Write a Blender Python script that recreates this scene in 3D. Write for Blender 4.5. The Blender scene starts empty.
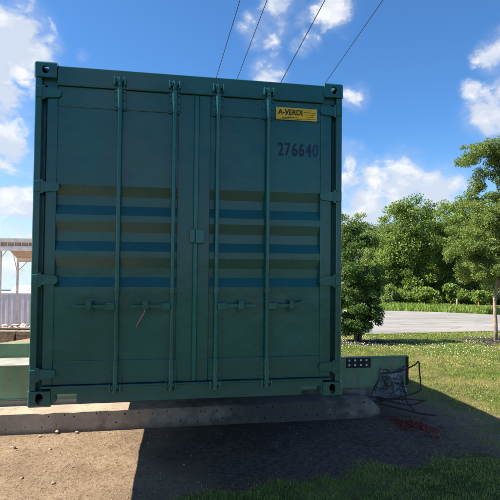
import bpy, math, random
import numpy as np
from mathutils import Vector, Matrix
random.seed(7); rng = np.random.default_rng(11)
sc = bpy.context.scene
col = sc.collection
rad = math.radians

# ------------------------------------------------------------------ camera, sky, sun, exposure
CAM = np.array([0.98187, -3.86378, 1.08106]); YAW, PITCH, ROLL, FOC = 0.173106, 0.0278596, 0.0099869, 490.0
_cy, _sy, _cp, _sp = math.cos(YAW), math.sin(YAW), math.cos(PITCH), math.sin(PITCH)
FW = np.array([_sy*_cp, _cy*_cp, _sp]); _r = np.array([_cy, -_sy, 0.0]); _u = np.cross(_r, FW)
RT = math.cos(ROLL)*_r + math.sin(ROLL)*_u; UP = -math.sin(ROLL)*_r + math.cos(ROLL)*_u
cam = bpy.data.cameras.new('camera'); camo = bpy.data.objects.new('camera', cam); col.objects.link(camo)
cam.sensor_width = 36; cam.lens = FOC/500*36; cam.clip_start = 0.05; cam.clip_end = 3000
camo.matrix_world = Matrix(((RT[0], UP[0], -FW[0], CAM[0]), (RT[1], UP[1], -FW[1], CAM[1]), (RT[2], UP[2], -FW[2], CAM[2]), (0, 0, 0, 1)))
sc.camera = camo

SUN_D = Vector((0.83, -0.10, -1.0)).normalized()          # direction the light travels
SUN_EL = math.asin(-SUN_D.z); SUN_AZ = math.atan2(-SUN_D.x, -SUN_D.y)   # azimuth of the sun from +Y towards +X
world = bpy.data.worlds.new('World'); sc.world = world; world.use_nodes = True
SKY_STRENGTH = 0.07
sun = bpy.data.lights.new('sun', 'SUN'); sun.energy = 5.0; sun.angle = rad(0.53); sun.color = (1.0, 0.91, 0.76)
suno = bpy.data.objects.new('sun', sun); col.objects.link(suno)
suno.rotation_euler = SUN_D.to_track_quat('-Z', 'Y').to_euler(); suno.location = (-8, 2, 12)
sc.view_settings.view_transform = 'Standard'; sc.view_settings.look = 'None'
sc.view_settings.exposure = 1.35; sc.view_settings.gamma = 1.0; sc.view_settings.use_curve_mapping = False

def rayD(px, py, D):
    """world point seen at photo pixel (500 px frame) at forward distance D: used once, to measure positions"""
    return CAM + D*(FW + RT*(px-250)/FOC - UP*(py-250)/FOC)

# ------------------------------------------------------------------ node helpers
class NT:
    def __init__(s, tree): s.t = tree; s.n = tree.nodes; s.l = tree.links
    def add(s, ty, ins=None, **kw):
        n = s.n.new(ty)
        for k, v in kw.items(): setattr(n, k, v)
        for k, v in (ins or {}).items():
            i = n.inputs[k]
            if hasattr(v, 'is_linked') or isinstance(v, bpy.types.NodeSocket): s.l.new(v, i)
            else:
                if isinstance(v, (tuple, list)) and len(v) == 3 and i.type == 'RGBA': v = (*v, 1)
                i.default_value = v
        return n
    def math(s, op, a, b=0.0, c=0.0, clamp=False):
        n = s.add('ShaderNodeMath', operation=op, use_clamp=clamp)
        for i, v in enumerate((a, b, c)):
            if isinstance(v, bpy.types.NodeSocket): s.l.new(v, n.inputs[i])
            else: n.inputs[i].default_value = v
        return n.outputs[0]
    def mix(s, f, a, b, blend='MIX'):
        n = s.add('ShaderNodeMix', data_type='RGBA', blend_type=blend)
        for i, v in ((0, f), (6, a), (7, b)):
            if isinstance(v, bpy.types.NodeSocket): s.l.new(v, n.inputs[i])
            else: n.inputs[i].default_value = (*v, 1) if isinstance(v, (tuple, list)) and len(v) == 3 else v
        return n.outputs[2]
    def noise(s, vec, scale, detail=4, rough=0.55, w=None):
        n = s.add('ShaderNodeTexNoise', {'Scale': scale, 'Detail': detail, 'Roughness': rough})
        if vec is not None: s.l.new(vec, n.inputs['Vector'])
        return n.outputs[0]
    def ramp(s, f, lo, hi):                                    # smoothstep
        n = s.add('ShaderNodeMapRange', {'From Min': lo, 'From Max': hi}, interpolation_type='SMOOTHSTEP')
        s.l.new(f, n.inputs[0]); return n.outputs[0]
    def mapping(s, vec, scale=(1, 1, 1), loc=(0, 0, 0)):
        n = s.add('ShaderNodeMapping', {'Scale': scale, 'Location': loc}); s.l.new(vec, n.inputs[0]); return n.outputs[0]

MATS = {}
def material(name):
    m = bpy.data.materials.new(name); m.use_nodes = True
    nt = NT(m.node_tree); nt.n.clear()
    out = nt.add('ShaderNodeOutputMaterial')
    MATS[name] = m
    return m, nt, out
def wpos(nt): return nt.add('ShaderNodeNewGeometry').outputs['Position']
def bump(nt, h, strength, dist):
    return nt.add('ShaderNodeBump', {'Strength': strength, 'Distance': dist, 'Height': h}).outputs[0]

def simple(name, c, rough=0.6, var=0.25, scale=6, metal=0.0, spec=0.4, bmp=0.0, bscale=60, c2=None, c2lo=0.55, c2hi=0.7, c2scale=5, coords=None):
    """base colour with two scales of mottling, an optional second colour (rust, dirt) in noise patches, and fine bump"""
    m, nt, out = material(name)
    p = wpos(nt)
    f = nt.noise(p, scale, 6, 0.6)
    a = tuple(x*(1-var) for x in c); b = tuple(min(1, x*(1+var)) for x in c)
    cc = nt.mix(nt.ramp(f, 0.3, 0.7), a, b)
    if c2:
        q = nt.mapping(p, coords) if coords else p
        cc = nt.mix(nt.ramp(nt.noise(q, c2scale, 7, 0.65), c2lo, c2hi), cc, c2)
    b_ = nt.add('ShaderNodeBsdfPrincipled', {'Base Color': cc, 'Roughness': rough, 'Metallic': metal, 'Specular IOR Level': spec})
    if bmp: nt.l.new(bump(nt, nt.noise(p, bscale, 5, 0.6), bmp, 0.01), b_.inputs['Normal'])
    nt.l.new(b_.outputs[0], out.inputs[0])
    return m

# ------------------------------------------------------------------ world: Nishita sky + fair-weather clouds
def build_world():
    nt = NT(world.node_tree); nt.n.clear()
    out = nt.add('ShaderNodeOutputWorld')
    sky = nt.add('ShaderNodeTexSky', sky_type='NISHITA', sun_disc=False, sun_elevation=SUN_EL, sun_rotation=SUN_AZ,
                 altitude=150, air_density=1.0, dust_density=0.5, ozone_density=2.0)
    d = nt.add('ShaderNodeTexCoord').outputs['Generated']
    dn = nt.add('ShaderNodeVectorMath', {0: d}, operation='NORMALIZE').outputs[0]
    sx = nt.add('ShaderNodeSeparateXYZ', {0: dn})
    up = nt.add('ShaderNodeCombineXYZ', {0: sx.outputs[0], 1: sx.outputs[1], 2: nt.math('MAXIMUM', sx.outputs[2], 0.035)})
    nt.l.new(up.outputs[0], sky.inputs[0])
    flat = nt.mapping(dn, (1, 1, 1.35))
    warp = nt.add('ShaderNodeTexNoise', {'Vector': flat, 'Scale': 11.0, 'Detail': 5.0, 'Roughness': 0.6}).outputs['Color']
    wv = nt.add('ShaderNodeVectorMath', {0: warp, 1: (0.5, 0.5, 0.5)}, operation='SUBTRACT').outputs[0]
    wv = nt.add('ShaderNodeVectorMath', {0: wv, 'Scale': 0.075}, operation='SCALE').outputs[0]
    def billow(v, det=9, vd=2.0):
        q = nt.add('ShaderNodeVectorMath', {0: v, 1: wv}, operation='ADD').outputs[0]
        vo = nt.add('ShaderNodeTexVoronoi', {'Vector': q, 'Scale': 13.0, 'Detail': vd, 'Roughness': 0.55}, feature='F1').outputs['Distance']
        return nt.math('ADD', nt.noise(q, 7.0, det, 0.62), nt.math('MULTIPLY', nt.math('SUBTRACT', 0.55, vo), 0.22))
    n1 = billow(flat)
    nbig = nt.noise(nt.mapping(dn, (1, 1, 2.0), (3.1, 1.7, 0.4)), 2.2, 3, 0.5)
    # cumulus banks: (photo px, py, angular radius in px, weight)
    banks = [(8, 40, 52, 1.0), (38, 50, 30, .8), (2, 100, 46, .8), (6, 150, 48, .85), (-30, 60, 70, 1.), (5, 205, 55, .62), (20, 235, 60, .45), (-60, 180, 90, .9),
             (500, 52, 28, .85), (490, 116, 32, .95), (520, 100, 40, .9), (440, 196, 36, 1.0), (395, 188, 44, .8), (362, 178, 36, .85), (372, 205, 50, .85), (350, 158, 26, .65), (415, 205, 28, .6),
             (268, 72, 24, .62), (285, 12, 34, .55), (330, 6, 34, .45), (305, 42, 20, .5), (262, 32, 28, .48), (354, 98, 22, .55), (470, 90, 14, .45),
             (82, 56, 10, .35), (200, 200, 60, .6), (600, 150, 70, .8)]
    mask = None
    for (px, py, rr, w) in banks:
        v = FW + RT*(px-250)/FOC - UP*(py-250)/FOC; L = np.linalg.norm(v); v = v/L
        ang = rr/FOC/L
        dist = nt.add('ShaderNodeVectorMath', {0: dn, 1: tuple(v)}, operation='DISTANCE').outputs['Value']
        k = nt.math('MULTIPLY', nt.ramp(dist, ang*1.25, 0.0), w)
        mask = k if mask is None else nt.math('MAXIMUM', mask, k)
    # the rest of the sky carries the same scattered clouds
    facing = nt.add('ShaderNodeVectorMath', {0: dn, 1: tuple(FW/np.linalg.norm(FW))}, operation='DOT_PRODUCT').outputs['Value']
    mask = nt.math('MAXIMUM', mask, nt.math('MULTIPLY', nt.ramp(nbig, 0.5, 0.75), nt.ramp(facing, 0.75, 0.6)))
    dens = nt.math('ADD', nt.math('MULTIPLY', mask, 0.85), nt.math('MULTIPLY', nt.math('SUBTRACT', n1, 0.52), 2.1))
    cover = nt.math('MULTIPLY', nt.ramp(dens, 0.0, 0.42), nt.ramp(mask, 0.0, 0.18))
    veil = nt.math('MULTIPLY', nt.math('MULTIPLY', nt.ramp(dens, -0.35, 0.45), nt.ramp(mask, 0.0, 0.35)), 0.38)      # thin vapour round the clouds
    cover = nt.math('MAXIMUM', cover, veil)
    # self-shading: compare density with the noise sampled a little towards the sun
    n2 = billow(nt.mapping(flat, (1, 1, 1), tuple(np.array([-0.83, 0.1, 1.0])*0.03)), 4, 0.0)
    lit = nt.ramp(nt.math('SUBTRACT', nt.math('ADD', n1, 0.0), n2), -0.14, 0.10)
    cc = nt.mix(lit, (3.9, 4.3, 5.0), (5.7, 5.75, 5.8))
    tintc = nt.mix(nt.ramp(sx.outputs[2], 0.30, -0.02), (0.42, 0.75, 1.06), (0.74, 0.85, 1.04))
    skyc = nt.mix(1.0, sky.outputs[0], tintc, 'MULTIPLY')
    mixc = nt.mix(nt.math('MULTIPLY', cover, 0.93), skyc, cc)
    bg = nt.add('ShaderNodeBackground', {'Color': mixc, 'Strength': SKY_STRENGTH})
    nt.l.new(bg.outputs[0], out.inputs[0])
build_world()

# ------------------------------------------------------------------ mesh helpers
OFF = {}
class MB:
    def __init__(s): s.v = []; s.f = []
    def face_add(s, vs, fs):
        o = len(s.v); s.v += [tuple(p) for p in vs]; s.f += [tuple(i+o for i in f) for f in fs]; return s
    def box(s, x0, x1, y0, y1, z0, z1, b=0.0):
        if b <= 0:
            return s.face_add([(x0,y0,z0),(x1,y0,z0),(x1,y1,z0),(x0,y1,z0),(x0,y0,z1),(x1,y0,z1),(x1,y1,z1),(x0,y1,z1)],
                       [(0,3,2,1),(4,5,6,7),(0,1,5,4),(1,2,6,5),(2,3,7,6),(3,0,4,7)])
        b = min(b, (x1-x0)*.45, (y1-y0)*.45, (z1-z0)*.45)
        X, Y, Z = (x0, x1), (y0, y1), (z0, z1); sg = (1, -1)
        V = {}; vs = []
        for i in (0, 1):
            for j in (0, 1):
                for k in (0, 1):
                    for a in range(3):       # vertex lying on the face normal to axis a
                        p = [X[i]+sg[i]*b, Y[j]+sg[j]*b, Z[k]+sg[k]*b]
                        p[a] = (X[i], Y[j], Z[k])[a]
                        V[i, j, k, a] = len(vs); vs.append(p)
        fs = []
        for a in range(3):
            b_, c_ = (a+1) % 3, (a+2) % 3
            for s_ in (0, 1):
                q = []
                for (m, n) in ((0,0),(1,0),(1,1),(0,1)):
                    t = [0,0,0]; t[a] = s_; t[b_] = m; t[c_] = n; q.append(V[t[0],t[1],t[2],a])
                fs.append(tuple(q if s_ else q[::-1]))
            for m in (0, 1):
                for n in (0, 1):       # edge along axis a
                    t0 = [0,0,0]; t0[b_] = m; t0[c_] = n; t1 = list(t0); t1[a] = 1
                    q = [V[(*t0, b_)], V[(*t1, b_)], V[(*t1, c_)], V[(*t0, c_)]]
                    fs.append(tuple(q if (m+n) % 2 == 0 else q[::-1]))
        for i in (0, 1):
            for j in (0, 1):
                for k in (0, 1):
                    q = (V[i,j,k,0], V[i,j,k,1], V[i,j,k,2]); fs.append(q if (i+j+k) % 2 else q[::-1])
        return s.face_add(vs, fs)
    def prism(s, poly, ax, a0, a1):
        """closed polygon (2-D) extruded along axis ax; the other two axes keep x,y,z order"""
        n = len(poly)
        def P(p, a):
            q = list(p); q.insert(ax, a); return tuple(q)
        vs = [P(p, a0) for p in poly] + [P(p, a1) for p in poly]
        fs = [tuple(range(n)), tuple(range(2*n-1, n-1, -1))] + [(i, i+n, (i+1) % n+n, (i+1) % n) for i in range(n)]
        return s.face_add(vs, fs)
    def tube(s, pts, r, n=8, cap=True):
        pts = [Vector(p) for p in pts]
        rs = r if isinstance(r, (list, tuple)) else [r]*len(pts)
        vs = []; fs = []
        prev = None
        for i, p in enumerate(pts):
            t = (pts[min(i+1, len(pts)-1)] - pts[max(i-1, 0)]).normalized()
            if prev is None: a = t.orthogonal().normalized()
            else: a = (prev - t*prev.dot(t)).normalized()
            prev = a; b = t.cross(a)
            for k in range(n):
                th = 2*math.pi*k/n; vs.append(p + (a*math.cos(th)+b*math.sin(th))*rs[i])
        for i in range(len(pts)-1):
            for k in range(n):
                fs.append((i*n+k, i*n+(k+1) % n, (i+1)*n+(k+1) % n, (i+1)*n+k))
        if cap: fs += [tuple(range(n))[::-1], tuple(range((len(pts)-1)*n, len(pts)*n))]
        return s.face_add(vs, fs)
    def holed(s, u0, u1, v0, v1, hole, place, depth=0.0, cap=False):
        """rectangle with a polygonal hole (ccw list, centred params in uv); place(u,v,d) -> xyz; depth: wall of the hole; cap: floor"""
        cu = sum(p[0] for p in hole)/len(hole); cv = sum(p[1] for p in hole)/len(hole)
        rim = []
        for (u, v) in hole:
            du, dv = u-cu, v-cv
            t = min([((u1-cu)/du if du > 1e-9 else (u0-cu)/du if du < -1e-9 else 1e9), ((v1-cv)/dv if dv > 1e-9 else (v0-cv)/dv if dv < -1e-9 else 1e9)])
            rim.append((cu+du*t, cv+dv*t))
        n = len(hole); vs = [place(u, v, 0) for u, v in hole] + [place(u, v, 0) for u, v in rim]; fs = []
        corners = {}
        for nm, c in (('a', (u0, v0)), ('b', (u1, v0)), ('c', (u1, v1)), ('d', (u0, v1))): corners[nm] = len(vs); vs.append(place(c[0], c[1], 0))
        def side(p):
            e = 1e-6
            if abs(p[1]-v0) < e: return 0
            if abs(p[0]-u1) < e: return 1
            if abs(p[1]-v1) < e: return 2
            return 3
        nxt = {0: 'b', 1: 'c', 2: 'd', 3: 'a'}
        for i in range(n):
            j = (i+1) % n
            si, sj = side(rim[i]), side(rim[j])
            q = [i, n+i]
            while si != sj: q.append(corners[nxt[si]]); si = (si+1) % 4
            q += [n+j, j]; fs.append(tuple(q))
        if depth:
            o = len(vs); vs += [place(u, v, depth) for u, v in hole]
            fs += [(i, (i+1) % n, o+(i+1) % n, o+i) for i in range(n)]
            if cap: fs.append(tuple(range(o, o+n)))
        return s.face_add(vs, fs)
    def build(s, name, mat, parent=None, smooth=False, **props):
        return mesh_obj(name, s.v, s.f, mat, parent, smooth, **props)

def mesh_obj(name, v, f, mat, parent=None, smooth=False, label=None, cat=None, group=None, kind=None, origin=None):
    off = OFF[parent.name] if parent else np.zeros(3)
    base = off
    v = np.asarray(v, dtype=np.float64)
    if parent is None:
        base = np.array(origin) if origin is not None else np.array([(v[:,0].min()+v[:,0].max())/2, (v[:,1].min()+v[:,1].max())/2, v[:,2].min()])
    me = bpy.data.meshes.new(name)
    me.from_pydata((v-base).tolist(), [], f); me.update()
    if smooth: me.polygons.foreach_set('use_smooth', [True]*len(me.polygons))
    me.materials.append(MATS[mat] if isinstance(mat, str) else mat)
    o = bpy.data.objects.new(name, me); col.objects.link(o)
    OFF[o.name] = base
    if parent is not None: o.parent = parent
    else: o.location = base
    tag(o, label, cat, group, kind)
    return o
def tag(o, label=None, cat=None, group=None, kind=None):
    for k, x in (('label', label), ('category', cat), ('group', group), ('kind', kind)):
        if x: o[k] = x
    return o
def thing(name, loc, label, cat, group=None):
    o = bpy.data.objects.new(name, None); col.objects.link(o); o.empty_display_size = 0.2
    o.location = loc; OFF[o.name] = np.array(loc, dtype=float)
    return tag(o, label, cat, group)
def fast_mesh(name, V, F, mat, parent=None, attr=None, origin=(0, 0, 0), **props):
    """big numpy mesh: V (n,3); F (m,k) all faces with k corners"""
    base = OFF[parent.name] if parent else np.array(origin, dtype=float)
    me = bpy.data.meshes.new(name); n = len(V); m, k = F.shape
    me.vertices.add(n); me.vertices.foreach_set('co', (V-base).astype(np.float32).ravel())
    me.loops.add(m*k); me.loops.foreach_set('vertex_index', F.astype(np.int32).ravel())
    me.polygons.add(m); me.polygons.foreach_set('loop_start', np.arange(0, m*k, k, dtype=np.int32))
    me.update(calc_edges=True); me.validate()
    for an, data in (attr or {}).items():
        a = me.attributes.new(an, 'FLOAT', 'POINT'); a.data.foreach_set('value', data.astype(np.float32))
    me.materials.append(MATS[mat])
    o = bpy.data.objects.new(name, me); col.objects.link(o); OFF[o.name] = base
    if parent: o.parent = parent
    else: o.location = base
    return tag(o, **props)

# ------------------------------------------------------------------ value noise in numpy
_T = rng.random((256, 256))
def vnoise(x, y, s):
    x = np.asarray(x)*s+37.3; y = np.asarray(y)*s+11.9
    xi = np.floor(x).astype(int); yi = np.floor(y).astype(int); fx = x-xi; fy = y-yi
    fx = fx*fx*(3-2*fx); fy = fy*fy*(3-2*fy)
    g = lambda a, b: _T[a % 256, b % 256]
    return (g(xi, yi)*(1-fx)+g(xi+1, yi)*fx)*(1-fy)+(g(xi, yi+1)*(1-fx)+g(xi+1, yi+1)*fx)*fy
def fbm(x, y, s, o=4):
    t = 0; a = .5; n = 0
    for _ in range(o): t = t+a*vnoise(x, y, s); n += a; a *= .5; s *= 2.03
    return t/n
def sstep(x, a, b):
    t = np.clip((np.asarray(x, dtype=float)-a)/(b-a), 0, 1); return t*t*(3-2*t)

# ------------------------------------------------------------------ materials
def mat_teal(name, base, seed=0.0):
    m, nt, out = material(name)
    p = wpos(nt)
    big = nt.noise(nt.mapping(p, (1, 1, 0.6), (seed, 0, 0)), 1.6, 4, 0.5)
    fine = nt.noise(p, 38, 6, 0.65)
    c = nt.mix(nt.ramp(big, 0.3, 0.7), tuple(x*0.86 for x in base), tuple(x*1.14 for x in base))
    c = nt.mix(nt.math('MULTIPLY', nt.ramp(fine, 0.56, 0.8), 0.3), c, tuple(x*1.5+0.001 for x in base))
    # dust and runs: streaks stretched down the face
    st = nt.noise(nt.mapping(p, (26, 26, 0.9)), 1.0, 5, 0.6)
    c = nt.mix(nt.math('MULTIPLY', nt.ramp(st, 0.58, 0.8), 0.3), c, (0.012, 0.10, 0.088))
    # scuffs and small chips
    ch = nt.noise(nt.mapping(p, (1, 1, 1), (9+seed, 2, 5)), 17, 8, 0.72)
    c = nt.mix(nt.math('MULTIPLY', nt.ramp(ch, 0.715, 0.745), 0.75), c, (0.035, 0.022, 0.014))
    # older blue coat rubbed through low down where forks and boots knock it
    zz = nt.add('ShaderNodeSeparateXYZ', {0: p}).outputs[2]
    wr = nt.math('MULTIPLY', nt.ramp(nt.noise(nt.mapping(p, (3, 3, 16), (1+seed, 4, 2)), 2.2, 7, 0.7), 0.52, 0.62), nt.ramp(zz, 0.42, 0.14))
    c = nt.mix(nt.math('MULTIPLY', wr, 0.6), c, (0.012, 0.075, 0.12))
    ro = nt.math('ADD', nt.math('MULTIPLY', nt.noise(p, 5, 5, 0.6), 0.22), 0.16)
    b = nt.add('ShaderNodeBsdfPrincipled', {'Base Color': c, 'Roughness': ro, 'Specular IOR Level': 0.5, 'Coat Weight': 0.35, 'Coat Roughness': 0.13})
    h = nt.math('ADD', nt.math('MULTIPLY', nt.noise(p, 3.2, 3, 0.5), 1.0), nt.math('MULTIPLY', nt.noise(p, 130, 3, 0.6), 0.03))
    nt.l.new(bump(nt, h, 0.45, 0.04), b.inputs['Normal'])
    nt.l.new(b.outputs[0], out.inputs[0])
mat_teal('teal_paint', (0.0006, 0.072, 0.064))
mat_teal('teal_hardware', (0.001, 0.086, 0.078), 4.0)
simple('rubber', (0.012, 0.014, 0.015), 0.7)
simple('sign_yellow', (0.72, 0.42, 0.015), 0.5, 0.08, 14, c2=(0.4, 0.24, 0.03), c2lo=0.62, c2hi=0.8, c2scale=22)
simple('sign_print', (0.022, 0.008, 0.012), 0.6)
simple('sign_edge', (0.5, 0.42, 0.2), 0.5)
simple('number_navy', (0.006, 0.012, 0.055), 0.5, 0.2, 30)
simple('number_faded', (0.008, 0.028, 0.075), 0.5, 0.3, 60)
simple('cord_red', (0.35, 0.16, 0.13), 0.8)

def mat_concrete(name, c, dark):
    m, nt, out = material(name)
    p = wpos(nt)
    cc = nt.mix(nt.ramp(nt.noise(p, 2.6, 6, 0.62), 0.3, 0.7), tuple(x*.8 for x in c), tuple(x*1.15 for x in c))
    cc = nt.mix(nt.ramp(nt.noise(p, 55, 5, 0.7), 0.5, 0.75), cc, tuple(x*.62 for x in c))
    stn = nt.noise(nt.mapping(p, (3.5, 3.5, 1.2), (2, 7, 1)), 1.6, 6, 0.65)
    cc = nt.mix(nt.math('MULTIPLY', nt.ramp(stn, 0.52, 0.72), 0.75), cc, dark)
    sp = nt.add('ShaderNodeSeparateXYZ', {0: p})
    shade_stain = nt.ramp(nt.math('ADD', nt.math('MULTIPLY', nt.math('ABSOLUTE', nt.math('SUBTRACT', sp.outputs[0], 2.5)), -0.5), nt.math('MULTIPLY', nt.noise(nt.mapping(p, (1, 1, 1), (5, 5, 5)), 4.5, 7, 0.7), 1.9)), 0.05, 0.75)
    cc = nt.mix(nt.math('MULTIPLY', shade_stain, 0.8), cc, (0.05, 0.047, 0.045))  # noise-broken stain that also paints the footing's shade into its colour
    splash = nt.ramp(nt.math('ADD', sp.outputs[2], nt.math('MULTIPLY', nt.noise(p, 7, 6, 0.7), 0.16)), -0.755, -0.83)
    cc = nt.mix(nt.math('MULTIPLY', splash, 0.7), cc, (0.16, 0.115, 0.08))
    b = nt.add('ShaderNodeBsdfPrincipled', {'Base Color': cc, 'Roughness': 0.9, 'Specular IOR Level': 0.2})
    h = nt.math('ADD', nt.noise(p, 48, 6, 0.7), nt.math('MULTIPLY', nt.noise(p, 9, 4, 0.6), 1.3))
    nt.l.new(bump(nt, h, 0.7, 0.012), b.inputs['Normal'])
    nt.l.new(b.outputs[0], out.inputs[0])
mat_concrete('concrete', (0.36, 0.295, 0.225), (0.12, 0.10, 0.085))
simple('dusty_plate', (0.25, 0.26, 0.23), 0.85, 0.25, 5)
simple('hole_dark', (0.02, 0.018, 0.016), 0.95)

def mat_girder(name, base):
    m, nt, out = material(name)
    p = wpos(nt)
    c = nt.mix(nt.ramp(nt.noise(p, 3, 5, 0.6), 0.3, 0.7), tuple(x*.82 for x in base), tuple(x*1.15 for x in base))
    st = nt.noise(nt.mapping(p, (16, 4, 1.1)), 1.0, 6, 0.65)
    c = nt.mix(nt.math('MULTIPLY', nt.ramp(st, 0.52, 0.68), 0.7), c, (0.22, 0.17, 0.08))
    ru = nt.noise(nt.mapping(p, (1, 1, 1.4), (3, 1, 0)), 8, 8, 0.7)
    c = nt.mix(nt.ramp(ru, 0.64, 0.70), c, (0.07, 0.028, 0.012))
    b = nt.add('ShaderNodeBsdfPrincipled', {'Base Color': c, 'Roughness': 0.55, 'Specular IOR Level': 0.35})
    nt.l.new(bump(nt, nt.noise(p, 60, 5, 0.6), 0.25, 0.006), b.inputs['Normal'])
    nt.l.new(b.outputs[0], out.inputs[0])
mat_girder('girder_green', (0.15, 0.255, 0.15))
simple('rust', (0.04, 0.02, 0.014), 0.85, 0.45, 20, bmp=0.5)
simple('black_steel', (0.012, 0.012, 0.013), 0.6, 0.3, 20)
simple('foam_white', (0.22, 0.235, 0.23), 0.65, 0.35, 9, bmp=0.9, bscale=18, c2=(0.035, 0.035, 0.032), c2lo=0.45, c2hi=0.58, c2scale=8)
simple('red_chip', (0.21, 0.042, 0.026), 0.9, 0.5, 24)
simple('bark', (0.13, 0.10, 0.075), 0.9, 0.35, 14, bmp=0.8, bscale=40)
simple('pale_bark', (0.30, 0.24, 0.18), 0.9, 0.3, 14, bmp=0.6, bscale=40)
simple('mulch', (0.055, 0.042, 0.038), 0.95, 0.6, 30, bmp=1.0, bscale=35)
simple('cable_black', (0.015, 0.015, 0.018), 0.6)
simple('pole_wood', (0.14, 0.095, 0.06), 0.9, 0.3, 10)
simple('far_white_steel', (0.52, 0.55, 0.62), 0.55, 0.08, 1.5)
simple('tank_white', (0.82, 0.82, 0.80), 0.4, 0.04, 1)
simple('frame_white', (0.62, 0.60, 0.58), 0.6, 0.15, 3, c2=(0.22, 0.14, 0.09), c2lo=0.6, c2hi=0.7)
simple('roof_board', (0.42, 0.32, 0.24), 0.8, 0.3, 4)
simple('timber', (0.20, 0.15, 0.10), 0.9, 0.4, 8)
simple('rubble_grey', (0.42, 0.34, 0.27), 0.9, 0.5, 2.2)
simple('pebble', (0.29, 0.215, 0.155), 0.95, 0.6, 31)
simple('post_grey', (0.30, 0.29, 0.27), 0.8)
simple('hill_haze_blue', (0.26, 0.36, 0.48), 0.95, 0.3, 0.02)  # distance haze painted in as a blue base colour
simple('flower_white', (0.78, 0.78, 0.72), 0.8, 0.1)
simple('orange_paint', (0.6, 0.16, 0.02), 0.6)
def mat_foliage(name, dark, mid, light, trans=0.35, rough=0.55):
    m, nt, out = material(name)
    a = nt.add('ShaderNodeAttribute', attribute_name='tint').outputs['Fac']
    c = nt.mix(nt.ramp(a, 0.0, 0.5), dark, mid)
    c = nt.mix(nt.ramp(a, 0.5, 1.0), c, light)
    b = nt.add('ShaderNodeBsdfPrincipled', {'Base Color': c, 'Roughness': rough, 'Specular IOR Level': 0.3})
    t = nt.add('ShaderNodeBsdfTranslucent', {'Color': nt.mix(1.0, c, (1.25, 1.15, 0.55), 'MULTIPLY')})
    mx = nt.add('ShaderNodeMixShader', {0: trans}); nt.l.new(b.outputs[0], mx.inputs[1]); nt.l.new(t.outputs[0], mx.inputs[2])
    nt.l.new(mx.outputs[0], out.inputs[0])
mat_foliage('leaf_dark', (0.0445, 0.096, 0.0264), (0.0763, 0.15, 0.036), (0.1336, 0.216, 0.054))
mat_foliage('leaf_mid', (0.0758, 0.1365, 0.0312), (0.1447, 0.2275, 0.0468), (0.2343, 0.325, 0.0715))
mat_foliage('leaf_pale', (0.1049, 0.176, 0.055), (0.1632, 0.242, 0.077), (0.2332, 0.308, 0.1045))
mat_foliage('leaf_olive', (0.085, 0.135, 0.032), (0.15, 0.215, 0.052), (0.23, 0.29, 0.08), 0.4)
mat_foliage('grass_blade', (0.0994, 0.2063, 0.0375), (0.2186, 0.3063, 0.0625), (0.6095, 0.4625, 0.2125), 0.3, 0.6)
mat_foliage('straw_bit', (0.13, 0.085, 0.05), (0.27, 0.19, 0.11), (0.46, 0.35, 0.21), 0.1, 0.8)

def mat_ground():
    m, nt, out = material('ground_soil')
    p = wpos(nt)
    lawn = nt.add('ShaderNodeAttribute', attribute_name='lawn').outputs['Fac']
    shaded_dirt = nt.add('ShaderNodeAttribute', attribute_name='shaded_dirt').outputs['Fac']
    n1 = nt.noise(p, 2.1, 6, 0.6); n2 = nt.noise(p, 21, 7, 0.7); n3 = nt.noise(p, 95, 5, 0.7)
    dirt = nt.mix(nt.ramp(n1, 0.3, 0.7), (0.33, 0.235, 0.155), (0.49, 0.36, 0.245))
    dirt = nt.mix(nt.math('MULTIPLY', nt.ramp(n2, 0.45, 0.68), 0.85), dirt, (0.17, 0.115, 0.075))
    dirt = nt.mix(nt.math('MULTIPLY', nt.ramp(n3, 0.56, 0.7), 0.8), dirt, (0.52, 0.42, 0.31))
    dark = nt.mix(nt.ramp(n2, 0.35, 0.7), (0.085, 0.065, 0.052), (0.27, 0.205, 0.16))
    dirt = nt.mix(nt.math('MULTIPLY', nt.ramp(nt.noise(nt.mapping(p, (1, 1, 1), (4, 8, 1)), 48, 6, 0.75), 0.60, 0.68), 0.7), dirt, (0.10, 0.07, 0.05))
    dirt = nt.mix(shaded_dirt, dirt, dark)  # container's shade painted into the dirt colour
    patch_ = nt.add('ShaderNodeAttribute', attribute_name='dark_patch').outputs['Fac']
    dirt = nt.mix(nt.math('MULTIPLY', patch_, 0.5), dirt, (0.025, 0.022, 0.02))
    g = nt.mix(nt.ramp(n2, 0.35, 0.65), (0.06, 0.09, 0.022), (0.13, 0.15, 0.04))
    dry = nt.ramp(nt.noise(p, 0.7, 5, 0.6), 0.48, 0.62)
    g = nt.mix(nt.math('MULTIPLY', nt.math('MULTIPLY', dry, 0.7), nt.ramp(nt.add('ShaderNodeSeparateXYZ', {0: p}).outputs[1], -4.5, -2.5)), g, (0.30, 0.235, 0.11))
    lf = nt.ramp(nt.math('ADD', lawn, nt.math('MULTIPLY', nt.math('SUBTRACT', n2, 0.5), 0.9)), 0.35, 0.65)
    c = nt.mix(lf, dirt, g)
    b = nt.add('ShaderNodeBsdfPrincipled', {'Base Color': c, 'Roughness': 0.95, 'Specular IOR Level': 0.1})
    h = nt.math('ADD', nt.math('MULTIPLY', n2, 1.0), nt.math('MULTIPLY', n3, 0.5))
    nt.l.new(bump(nt, h, 1.0, 0.055), b.inputs['Normal'])
    nt.l.new(b.outputs[0], out.inputs[0])
mat_ground()
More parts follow.
